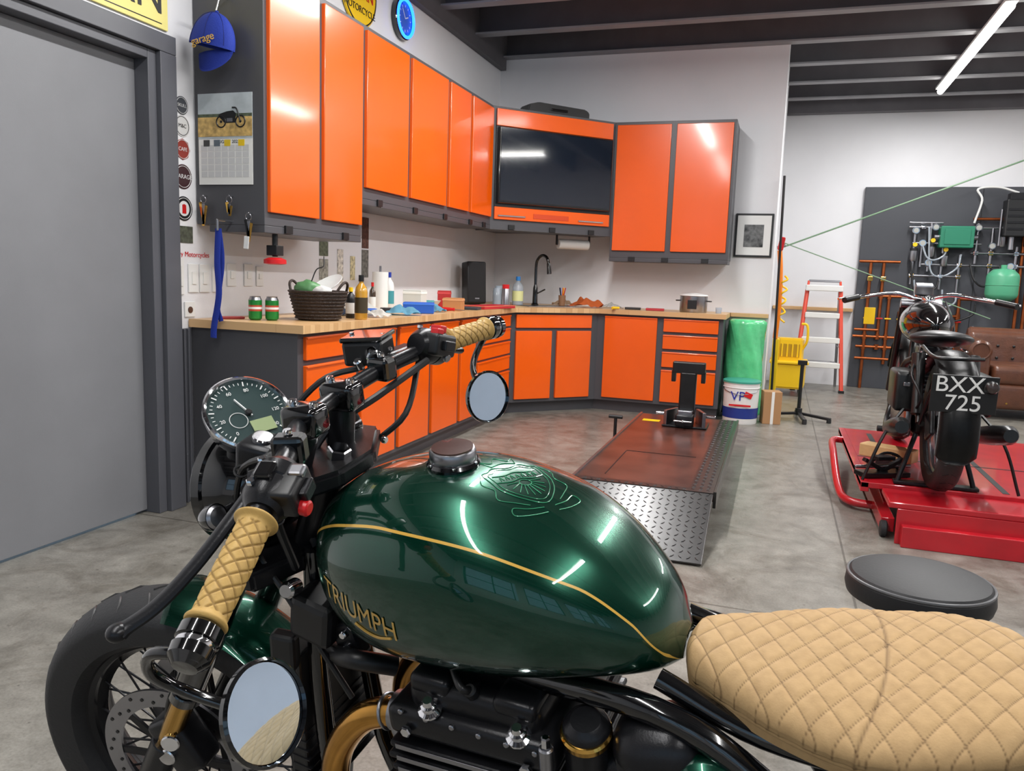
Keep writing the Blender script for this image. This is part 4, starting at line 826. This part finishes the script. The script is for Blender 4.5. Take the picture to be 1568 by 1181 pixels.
g=G('wood_block',(.63,4.68,.30),(0,0,-.5)); obox(g,'plank',(0,0,0),(.14,.05,.035),mat('pine',srgb(204,168,116),.6,var=.1,vscale=20),bev=.006); cyl(g,'knot_hole',(.05,-.0505,0),(.05,-.051,0),.012,M_brown); obox(g,'riser',(0,0,-.056),(.05,.04,.018),M_black)
g=G('scissor_jack',(.575,4.42,.224),(0,0,.5)); obox(g,'base',(0,0,.012),(.13,.05,.012),M_satin); obox(g,'arm_a',(-.04,0,.05),(.08,.015,.01),M_satin,(0,.5,0)); obox(g,'arm_b',(.04,0,.05),(.08,.015,.01),M_satin,(0,-.5,0)); obox(g,'pad',(0,0,.095),(.05,.03,.01),M_satin); cyl(g,'screw',(-.16,0,.05),(.16,0,.05),.009,M_steel); tube(g,'strap',[(.1,.02,.03),(.14,.06,.08),(.06,.08,.1),(-.06,.05,.04)],.008,M_black)
VM=G('motorcycle',(.80,4.24,.223),(0,0,PI/2))
wheel(VM,'rear_wheel',(0,0,.32),0,.32,.055,.235,disc=False,rim_m=M_steel,spokes=24); wheel(VM,'front_wheel',(1.36,0,.32),0,.32,.048,.245,disc=False,tread=False,rim_m=M_steel,spokes=24)
fender(VM,'rear_mudguard',.365,.085,math.radians(40),math.radians(200),M_matte,(0,0,.32),0); fender(VM,'front_mudguard',.355,.07,math.radians(20),math.radians(160),M_matte,(1.36,0,.32),0)
PL=G('number_plate',(-.345,0,.515),(0,-.08,0),VM)
obox(PL,'plate',(0,0,0),(.004,.132,.085),M_black,bev=.003)
for s_,z in (('BXX',.040),('725',-.042)):
    text(PL,'plate_text',s_,.1,(-.0055,.02 if s_=='BXX' else .0,z),(PI/2,0,-PI/2),M_whitep,.001)
lathe(VM,'tail_lamp',[(0,.03),(.02,.03),(.028,.02),(.03,0),(.026,-.02),(0,-.03)],M_matte,(-.36,-.10,.555),(-1,0,.0)); lathe(VM,'tail_lens',[(.022,.030),(.012,.034),(0,.036)],mat('tail_dark',srgb(60,50,48),.2),(-.36,-.10,.555),(-1,0,0))
bm=bmesh.new(); bmesh.ops.create_uvsphere(bm,u_segments=32,v_segments=20,radius=1)
for v in bm.verts: 
    k=1+.25*v.co.x; v.co=Vector((v.co.x*.28,v.co.y*.13*k,v.co.z*.12*k))
bm_obj('fuel_tank',bm,M_gloss,VM,True,loc=(.72,0,.78)); lathe(VM,'tank_cap',[(0,.02),(.03,.02),(.035,.01),(.035,0)],M_chrome,(.78,0,.905)); 
bm=bmesh.new(); bmesh.ops.create_uvsphere(bm,u_segments=32,v_segments=20,radius=1)
for v in bm.verts:
    wv=.15 if v.co.x<0 else .15-.09*v.co.x; v.co=Vector((v.co.x*.17,v.co.y*wv,v.co.z*.042+.02*v.co.x**2*(1 if v.co.x<0 else 0)))
bm_obj('saddle',bm,M_black,VM,True,loc=(.30,0,.72))
for sy in (-.09,.09): tube(VM,'saddle_spring',[(.2+.02*math.cos(k*2.1),sy+.02*math.sin(k*2.1),.58+k*.008) for k in range(14)],.004,M_chrome,6,2)
tube(VM,'guard_hoop',[(-.18,-.1,.66),(-.22,0,.66),(-.18,.1,.66),(.1,.11,.69)],.009,M_matte)
obox(VM,'gearbox',(.42,0,.30),(.12,.09,.1),M_satin,bev=.03,seg=3); obox(VM,'crankcase',(.66,0,.28),(.15,.10,.12),M_steel,bev=.04,seg=3)
for k in range(8): obox(VM,'cylinder_fin',(.66,0,.42+k*.024),(.085-.003*k,.085-.003*k,.005),M_satin,bev=.003)
cyl(VM,'cylinder',(.66,0,.38),(.66,0,.62),.055,M_satin); obox(VM,'rocker_box',(.66,0,.63),(.06,.05,.03),M_satin,bev=.01)
for sy in (-1,1):
    tube(VM,'exhaust_pipe',[(.72,sy*.05,.58),(.84,sy*.08,.52),(.86,sy*.12,.3),(.7,sy*.16,.2),(.3,sy*.19,.24)],.02,M_matte); sweep(VM,'silencer',[(.32,sy*.19,.24),(.22,sy*.2,.25),(.0,sy*.21,.29),(-.22,sy*.22,.33),(-.27,sy*.22,.335)],[.02,.042,.048,.045,.03],M_matte,16)
    tube(VM,'frame_tube',[(-.02,sy*.1,.32),(.2,sy*.1,.35),(.45,sy*.1,.25),(.85,sy*.06,.22),(1.02,sy*.02,.75)],.014,M_matte); tube(VM,'seat_stay',[(0,sy*.11,.32),(.2,sy*.1,.62),(.5,sy*.05,.66),(1.02,0,.80)],.014,M_matte); tube(VM,'guard_stay',[(-.02,sy*.11,.32),(-.18,sy*.1,.5),(-.28,sy*.07,.55)],.008,M_matte)
    cyl(VM,'fork_leg',(1.02,sy*.09,.91),(1.34,sy*.085,.32),.02,M_matte); cyl(VM,'rear_shock',(.02,sy*.12,.36),(.12,sy*.12,.65),.026,M_matte); cyl(VM,'shock_cover',(.08,sy*.12,.50),(.13,sy*.12,.65),.032,M_matte)
    obox(VM,'toolbox',(.20,sy*.17,.46),(.13,.05,.10),M_matte,bev=.02,seg=3); obox(VM,'toolbox_latch',(.06,sy*.17,.50),(.006,.015,.01),M_steel)
    cyl(VM,'handlebar_grip',(.87,sy*.36,.91),(.77,sy*.44,.89),.018,M_black); tube(VM,'lever',[(.92,sy*.34,.915),(.89,sy*.42,.905),(.83,sy*.47,.895)],.006,M_chrome)
    cyl(VM,'footrest',(.35,sy*.12,.22),(.35,sy*.25,.22),.016,M_rubber); obox(VM,'rear_hub_drum',(0,sy*.06,.32),(.07,.012,.07),M_satin,(0,.4,0),.01)
for k in range(16): obox(VM,'chain_guard_bolt',(.05+k*.03,.13,.40),(.006,.004,.006),M_steel,bev=.001)
tube(VM,'wiring',[(.1,.14,.6),(.0,.16,.55),(-.05,.12,.45),(.05,.13,.36)],.006,M_black); tube(VM,'wiring_b',[(.95,-.12,.90),(.85,-.16,.75),(.8,-.12,.6)],.006,M_black)
tube(VM,'handlebar',[(.83,.40,.90),(.92,.30,.92),(.97,.15,.94),(.97,0,.91),(.97,-.15,.94),(.92,-.30,.92),(.83,-.40,.90)],.012,M_chrome)
lathe(VM,'headlamp',[(0,-.1),(.05,-.09),(.085,-.04),(.09,.02),(.095,.03),(.085,.04),(0,.05)],M_gloss,(1.11,0,.82),(1,0,0)); lathe(VM,'speedometer',[(.0,.015),(.03,.015),(.04,.01),(.04,-.02)],M_chrome,(1.0,0,.93),(-.3,0,1))
cyl(VM,'fork_crown',(1.01,-.11,.88),(1.01,.11,.88),.025,M_steel); obox(VM,'instrument_panel',(.96,.0,.97),(.03,.05,.03),M_steel,(0,-.3,0),.008)
obox(VM,'primary_cover',(.5,.12,.28),(.26,.02,.08),M_steel,bev=.018,seg=3)
for sy in (-1,1):
    cyl(VM,'stand_leg',(.1,sy*.1,.25),(.05,sy*.17,.01),.012,M_satin)
    tube(VM,'tie_down_strap',[(.1,sy*.15,.4),(-.02,sy*.26,.25),(-.04,sy*.34,.018)],.008,M_black,6)
obox(VM,'stand_cross_foot',(.05,0,.009),(.03,.19,.008),M_satin); obox(VM,'yellow_tag',(.95,.28,.80),(.002,.03,.05),M_yellow)
# ================================================================ stool
SL=G('round_shop_stool',(.371,2.045,0)); SL.scale=(.9,.9,1.02)
lathe(SL,'seat_pad',[(0,.437),(.165,.437),(.178,.443),(.183,.46),(.18,.482),(.168,.495),(.14,.5),(0,.502)],mat('stool_vinyl',srgb(34,34,36),.5,bump=.05,bscale=120,spec=.4),seg=64)
ring(SL,'piping',(0,0,.488),(0,0,1),.177,.004,mat('piping',srgb(90,90,92),.4),64,8)
cyl(SL,'column',(0,0,.1),(0,0,.44),.022,M_chrome); cyl(SL,'sleeve',(0,0,.08),(0,0,.25),.032,M_black)
for k in range(5):
    a=k*2*PI/5; obox(SL,'base_arm',(.11*math.cos(a),.11*math.sin(a),.085),(.12,.018,.012),M_black,(0,.08,a)); cyl(SL,'caster',(.225*math.cos(a)-.012*math.sin(a),.225*math.sin(a)+.012*math.cos(a),.027),(.225*math.cos(a)+.012*math.sin(a),.225*math.sin(a)-.012*math.cos(a),.027),.027,M_rubber); cyl(SL,'caster_stem',(.225*math.cos(a),.225*math.sin(a),.03),(.225*math.cos(a),.225*math.sin(a),.085),.006,M_steel)
# ================================================================ items by end of counter
PB=G('paint_pail',(-.25,7.03,0)); lathe(PB,'bucket',[(0,0),(.14,0),(.143,.01),(.15,.34),(.155,.345),(.155,.36)],M_whitep,seg=40); lathe(PB,'lid',[(.158,.35),(.158,.365),(.145,.372),(0,.37)],mat('pail_lid',srgb(60,150,130),.4),seg=40)
lathe(PB,'blue_band',[(.1458,.05),(.149,.14)],mat('pail_blue',srgb(30,50,130),.4),seg=40); ring(PB,'rib',(0,0,.31),(0,0,1),.151,.004,M_whitep); text(PB,'pail_text','VP',.11,(-.02,-.1515,.24),RY,mat('pail_navy',srgb(30,40,150),.4),.001); obox(PB,'red_flash',(.065,-.142,.255),(.035,.002,.022),M_red,(0,.4,.4)); obox(PB,'red_stripe',(.0,-.152,.165),(.09,.002,.008),M_red,(0,0,0),.001); tube(PB,'bail',[(-.155,0,.32),(-.12,-.1,.28),(0,-.163,.26),(.12,-.1,.28),(.155,0,.32)],.003,M_steel)
GRN=mat('green_film',srgb(92,200,136),.25,coat=.6,bump=.5,bscale=18,var=.2,vscale=6)
g=G('green_stretch_wrap_roll',(-.26,7.36,0)); bm=bmesh.new(); rings=[]
for i in range(40):
    z=.875*i/39; row=[]
    for k in range(48):
        a=2*PI*k/48; rr=.165+.008*math.sin(3*a+z*9)+.004*math.sin(11*a+z*23)-(.03 if i in (0,39) else 0); row.append(bm.verts.new((rr*math.cos(a),rr*math.sin(a)*.86,z)))
    rings.append(row)
for i in range(39):
    for k in range(48): bm.faces.new((rings[i][k],rings[i][(k+1)%48],rings[i+1][(k+1)%48],rings[i+1][k]))
bm.faces.new(rings[0][::-1]); bm.faces.new(rings[-1]); bmesh.ops.recalc_face_normals(bm,faces=bm.faces); bm_obj('film_roll',bm,GRN,g,True)
g=G('cardboard_carton',(.0,7.12,0),(0,0,.2)); obox(g,'box',(0,0,.14),(.075,.075,.14),mat('cardboard',srgb(168,126,86),.7),bev=.003); obox(g,'tape',(0,-.076,.14),(.012,.001,.14),M_paper,bev=.0005)
TS=G('tripod_roller_stand',(.24,7.46,0)); cyl(TS,'post',(0,0,.06),(0,0,.5),.016,M_black); cyl(TS,'collar',(0,0,.04),(0,0,.1),.03,M_black)
for a in (3.3,-.35,1.6,-1.4):
    obox(TS,'leg',(.14*math.cos(a),.14*math.sin(a),.045),(.145,.016,.012),M_black,(0,.08,a)); cyl(TS,'foot',(.27*math.cos(a),.27*math.sin(a),0),(.27*math.cos(a),.27*math.sin(a),.035),.02,M_rubber)
obox(TS,'head',(0,0,.51),(.04,.02,.02),M_black)
g=G('leaning_pole'); cyl(g,'shaft',(.0,7.57,.02),(-.04,7.58,2.15),.011,M_black); cyl(g,'ferrule',(.0,7.57,.0),(.0,7.57,.05),.018,M_black)
g=G('orange_squeegee'); obox(g,'blade_holder',(.0,7.72,.95),(.02,.03,.06),M_yellow); tube(g,'handle',[(-.01,7.68,.7),(.0,7.67,1.0),(-.01,7.68,1.3),(-.03,7.69,1.5)],.022,mat('orange_plastic',srgb(240,130,20),.4)); obox(g,'red_head',(-.02,7.68,1.56),(.025,.025,.06),M_red,(0,.15,0),.01); tube(g,'coiled_hose',[(.03+.03*math.cos(k*1.9),7.68+.02*math.sin(k*1.9),.85+k*.03) for k in range(15)],.009,M_yellow,8,4); obox(g,'base',(.0,7.70,.35),(.03,.03,.35),M_yellow,bev=.012)
MB=G('yellow_mop_bucket',(.15,9.15,0))
prism(MB,'tub',[(-.16,-.19),(.16,-.19),(.19,.2),(-.19,.2)],.08,.36,M_yellow,.02); box(MB,'rim',(-.2,-.22,.35),(.2,.22,.38),M_yellow,.01)
prism(MB,'wringer_body',[(-.12,-.1),(.12,-.1),(.15,.1),(-.15,.1)],.36,.62,M_yellow,.015); box(MB,'wringer_slot',(-.1,-.105,.42),(.1,-.1,.56),mat('mop_yellow_dark',srgb(180,140,10),.5)); 
for k in range(4): obox(MB,'wringer_rib',(-.08+k*.053,-.108,.49),(.008,.006,.07),M_yellow)
tube(MB,'wringer_handle',[(.13,0,.5),(.17,-.02,.6),(.16,-.03,.76),(.1,-.03,.78)],.014,M_yellow)
for sx in (-1,1):
    for sy in (-1,1): lathe(MB,'caster',[(0,-.012),(.035,-.012),(.04,0),(.035,.012),(0,.012)],M_rubber,(sx*.13,sy*.15,.04),(1,0,0)); cyl(MB,'stem',(sx*.13,sy*.15,.04),(sx*.13,sy*.15,.09),.01,M_steel)
SLd=G('step_ladder',(.48,9.68,0)); M_lr=mat('ladder_red',srgb(214,72,50),.4)
for sx in (-1,1):
    cyl(SLd,'front_rail',(sx*.26,-.12,0),(sx*.18,.16,1.15),.024,M_lr,seg=8); cyl(SLd,'rear_rail',(sx*.23,.5,0),(sx*.17,.2,1.13),.016,M_steel,seg=8); cyl(SLd,'spreader',(sx*.215,.0,.5),(sx*.205,.37,.5),.006,M_steel); obox(SLd,'foot',(sx*.26,-.12,.015),(.03,.03,.015),M_black)
    cyl(SLd,'grip_rail',(sx*.18,.16,1.15),(sx*.17,.19,1.25),.014,M_lr,seg=8)
for k,z in enumerate((.3,.58,.86)):
    f_=z/1.15; obox(SLd,'tread',(0,-.12+.28*f_+.02,z),(.26-.08*f_-.015,.055,.03),M_whitep,bev=.006)
obox(SLd,'top_cap',(0,.18,1.17),(.2,.09,.035),M_whitep,bev=.01); cyl(SLd,'rear_brace',(-.21,.42,.3),(.21,.42,.3),.01,M_steel); cyl(SLd,'top_bar',(-.17,.19,1.25),(.17,.19,1.25),.014,M_steel)
AC=G('chesterfield_armchair',(2.25,8.8,0))
obox(AC,'base',(0,0,.22),(.42,.38,.12),M_brown,bev=.04,seg=4); obox(AC,'cushion',(0,-.05,.42),(.30,.33,.09),M_brown,bev=.05,seg=5); obox(AC,'back_panel',(0,.33,.52),(.40,.09,.27),M_brown,(-.08,0,0),.05,5)
cyl(AC,'back_roll',(-.40,.36,.76),(.40,.36,.76),.075,M_brown,bev=.02,seg=28)
for sx in (-1,1):
    obox(AC,'arm_panel',(sx*.40,-.02,.36),(.075,.37,.26),M_brown,bev=.04,seg=4); cyl(AC,'arm_roll',(sx*.42,-.40,.64),(sx*.42,.38,.66),.10,M_brown,bev=.02,seg=28); ring(AC,'arm_scroll',(sx*.42,-.402,.64),(0,1,0),.075,.008,M_brown)
    for yy in (-.32,.32): cyl(AC,'foot',(sx*.36,yy,0),(sx*.36,yy,.11),.025,M_black)
for i in range(5):
    for j in range(3): sphere(AC,'tuft_button',(-.28+i*.14,.235,.42+j*.12),(.014,.008,.014),M_black)
    cyl(AC,'nailhead',(-.32+i*.16,-.385,.16),(-.32+i*.16,-.39,.16),.01,M_gold,seg=8)
# ================================================================ far wall equipment
PB_=G('equipment_backboard'); box(PB_,'board',(.86,10.29,.0),(5.2,10.345,2.36),M_panel,.004)
for x in (2.08,3.3): box(PB_,'board_joint',(x,10.288,0),(x+.006,10.291,2.36),M_black)
AM=G('compressed_air_plumbing'); Y=10.24
for x,z0,z1 in ((.99,.0,1.5),(1.13,.62,1.5),(1.22,.3,1.1),(2.52,.7,2.0),(2.60,.6,1.9),(2.68,.6,2.1),(1.35,.3,.9),(1.95,.4,1.1),(1.62,.36,.9)): cyl(AM,'copper_riser',(x,Y,z0),(x,Y,z1),.018,M_copper)
for z,x0_,x1_ in ((1.5,.86,1.3),(.62,.86,1.32),(.5,.9,1.3),(.70,.87,1.13),(.7,2.4,2.72),(.6,2.45,2.9),(.36,.9,1.95),(1.1,1.1,1.5),(2.0,2.0,2.52),(.9,1.35,1.95),(1.1,1.95,2.3),(.45,1.35,2.1)): cyl(AM,'copper_run',(x0_,Y-.01,z),(x1_,Y-.01,z),.016,M_copper)
for x in (.99,1.13,1.22,1.35,1.95): 
    for z in (.5,.62,1.1) if x<1.3 else (.45,.9): lathe(AM,'fitting',[(0,-.03),(.028,-.03),(.028,.03),(0,.03)],M_copper,(x,Y,z),(0,0,1),16)
    obox(AM,'valve_handle',(x,Y-.04,.84),(.035,.006,.008),M_red if x in(1.13,1.95) else M_yellow); cyl(AM,'valve_stem',(x,Y,.84),(x,Y-.04,.84),.01,M_steel)
for x,z in ((.99,1.3),(1.13,1.3),(1.45,.9),(1.7,.9)): obox(AM,'brass_valve',(x,Y-.02,z),(.028,.03,.028),M_gold,bev=.006)
Y=10.2
for x,z0,z1 in ((1.42,1.25,1.85),(1.58,1.4,1.95),(1.72,1.2,1.8),(2.05,1.5,1.95),(1.9,1.1,1.6),(2.2,1.35,1.9),(1.5,1.45,1.72),(2.45,1.3,1.7)): cyl(AM,'steel_riser',(x,Y,z0),(x,Y,z1),.016,M_steel)
for z,x0_,x1_ in ((1.9,1.35,2.5),(1.72,1.4,2.1),(1.48,1.5,2.7),(1.62,2.0,2.7),(1.35,1.42,1.9),(1.95,1.35,1.7)): cyl(AM,'steel_run',(x0_,Y,z),(x1_,Y,z),.014,M_steel)
for x,z in ((1.42,1.35),(1.58,1.48),(1.72,1.35),(1.9,1.48),(2.05,1.62),(2.2,1.48),(2.2,1.62),(2.45,1.48),(2.3,1.9),(2.45,1.62),(2.6,1.48),(1.5,1.9),(1.9,1.35)): lathe(AM,'union',[(0,-.025),(.026,-.025),(.03,0),(.026,.025),(0,.025)],M_steel,(x,Y,z),(1,0,0),8); obox(AM,'tee',(x,Y-.005,z),(.022,.02,.022),M_gold if x in(1.42,1.9,2.2) else M_chrome,bev=.006)
for x,z in ((1.42,1.86),(1.5,1.72),(1.62,1.9),(1.72,1.72),(2.05,1.9),(2.4,1.48),(1.58,1.5),(2.2,1.70)):
    lathe(AM,'gauge',[(0,.02),(.036,.02),(.04,.015),(.04,-.01),(0,-.01)],M_chrome,(x,Y-.03,z),(0,-1,0),20); lathe(AM,'gauge_dial',[(.028,0),(0,.001)],mat('dial_gray',srgb(170,170,165),.4),(x,Y-.051,z),(0,-1,0),20)
for x,z in ((1.42,1.6),(1.6,1.65),(1.74,1.55),(2.3,1.78)): lathe(AM,'filter_bowl',[(0,-.09),(.03,-.085),(.04,-.06),(.04,.04),(.03,.05),(0,.05)],M_steel,(x,Y-.02,z),(0,0,1),20); lathe(AM,'filter_cap',[(.042,.0),(.042,.03)],M_black,(x,Y-.02,z+.03),(0,0,1),20); lathe(AM,'yellow_valve',[(0,-.02),(.024,-.02),(.024,.02),(0,.02)],M_yellow,(x,Y-.06,z+.1),(0,-1,0),12)
tube(AM,'white_hose',[(2.0,Y-.03,1.95),(2.05,Y-.04,2.2),(2.0,Y-.04,2.32),(2.2,Y-.04,2.34),(2.4,Y-.04,2.28)],.012,M_whitep)
for k,(xa,za,xb,zb_) in enumerate([(1.5,1.7,1.75,1.65),(1.4,1.5,1.7,1.3),(1.45,1.3,1.9,1.15),(1.6,1.25,2.1,1.05),(1.75,1.2,2.1,.8),(2.0,1.5,2.3,1.5),(1.55,1.9,1.9,1.6)]):
    dm=min(.25,.12+.03*k); tube(AM,'air_hose',[(xa,Y-.04,za),(xa+.05,Y-.07,min(za,zb_)-dm*.7),((xa+xb)/2,Y-.08,min(za,zb_)-dm),(xb-.03,Y-.07,min(za,zb_)-dm*.6),(xb,Y-.05,zb_)],.010,[M_clear,M_black,M_clear,M_black][k%4])
M_gt=mat('green_tank_paint',srgb(84,166,128),.35); M_gb=mat('green_box_paint',srgb(36,120,92),.4)
bx_=G('green_control_box',(1.83,10.16,1.79),(0,0,0),AM); obox(bx_,'housing',(0,0,0),(.17,.09,.12),M_gb,bev=.012); obox(bx_,'cover',(0,-.095,0),(.13,.006,.085),M_gb,bev=.004); cyl(bx_,'gland',(-.17,0,0),(-.22,0,0),.03,M_steel); cyl(bx_,'gland',(.17,0,0),(.22,0,0),.03,M_steel)
g=G('green_expansion_tank',(2.3,9.98,1.27),(0,0,0),AM); lathe(g,'shell',[(0,-.18),(.1,-.17),(.15,-.13),(.16,-.1),(.16,.09),(.15,.12),(.1,.17),(.03,.18),(.03,.22),(0,.22)],M_gt,seg=32); ring(g,'weld_seam',(0,0,0),(0,0,1),.161,.004,M_gt); box(g,'bracket',(-.04,.14,-.03),(.04,.3,.03),M_steel)
g=G('black_pump_unit',(2.37,10.12,2.0),(0,0,0),AM); obox(g,'body',(0,0,0),(.1,.1,.2),M_black,bev=.012); obox(g,'cap',(0,-.01,.23),(.07,.07,.04),M_satin); obox(g,'side_box',(.26,.02,-.1),(.12,.08,.2),M_satin,bev=.01); cyl(g,'outlet',(0,0,-.2),(0,0,-.34),.03,M_steel); obox(g,'red_label',(.3,-.062,.08),(.05,.002,.03),M_red); obox(g,'red_handle',(.42,-.06,.3),(.1,.02,.05),M_red,bev=.008); cyl(g,'rod',(-.12,0,.1),(-.12,0,-.3),.012,M_steel)
for k in range(4): obox(g,'cooling_rib',(0,-.102,-.12+k*.07),(.08,.004,.012),M_satin)
g=G('bracing_cables'); M_cg=mat('cable_green',srgb(120,150,120),.5)
cyl(g,'cable',(-.03,9.9,1.62),(3.9,9.85,3.22),.009,M_cg,seg=8); cyl(g,'cable_b',(-.03,9.9,1.69),(2.2,9.87,.9),.006,M_cg,seg=8); cyl(g,'anchor',(-.07,9.9,1.62),(.02,9.9,1.65),.02,M_steel)
# ---------------------------------------------------------------- world + camera
wd=bpy.data.worlds.new('World'); S.world=wd; wd.use_nodes=True; wd.node_tree.nodes['Background'].inputs[0].default_value=(.5,.75,1,1); wd.node_tree.nodes['Background'].inputs[1].default_value=.9
def basis(yaw,pitch,roll):
    cy,sy=math.cos(yaw),math.sin(yaw); cp,sp=math.cos(pitch),math.sin(pitch)
    f=Vector((-sy*cp,cy*cp,-sp)); r=Vector((cy,sy,0)); u=r.cross(f); c,s=math.cos(roll),math.sin(roll)
    return f,r*c+u*s,u*c-r*s
f,r,u=basis(.321,.138,.035)
cam=bpy.data.cameras.new('camera'); co=bpy.data.objects.new('camera',cam); COL.objects.link(co)
co.matrix_world=Matrix(((r.x,u.x,-f.x,0),(r.y,u.y,-f.y,0),(r.z,u.z,-f.z,1.186),(0,0,0,1)))
cam.sensor_width=36; cam.lens=1208/1568*36; cam.clip_start=.02; S.camera=co
S.view_settings.view_transform='Standard'
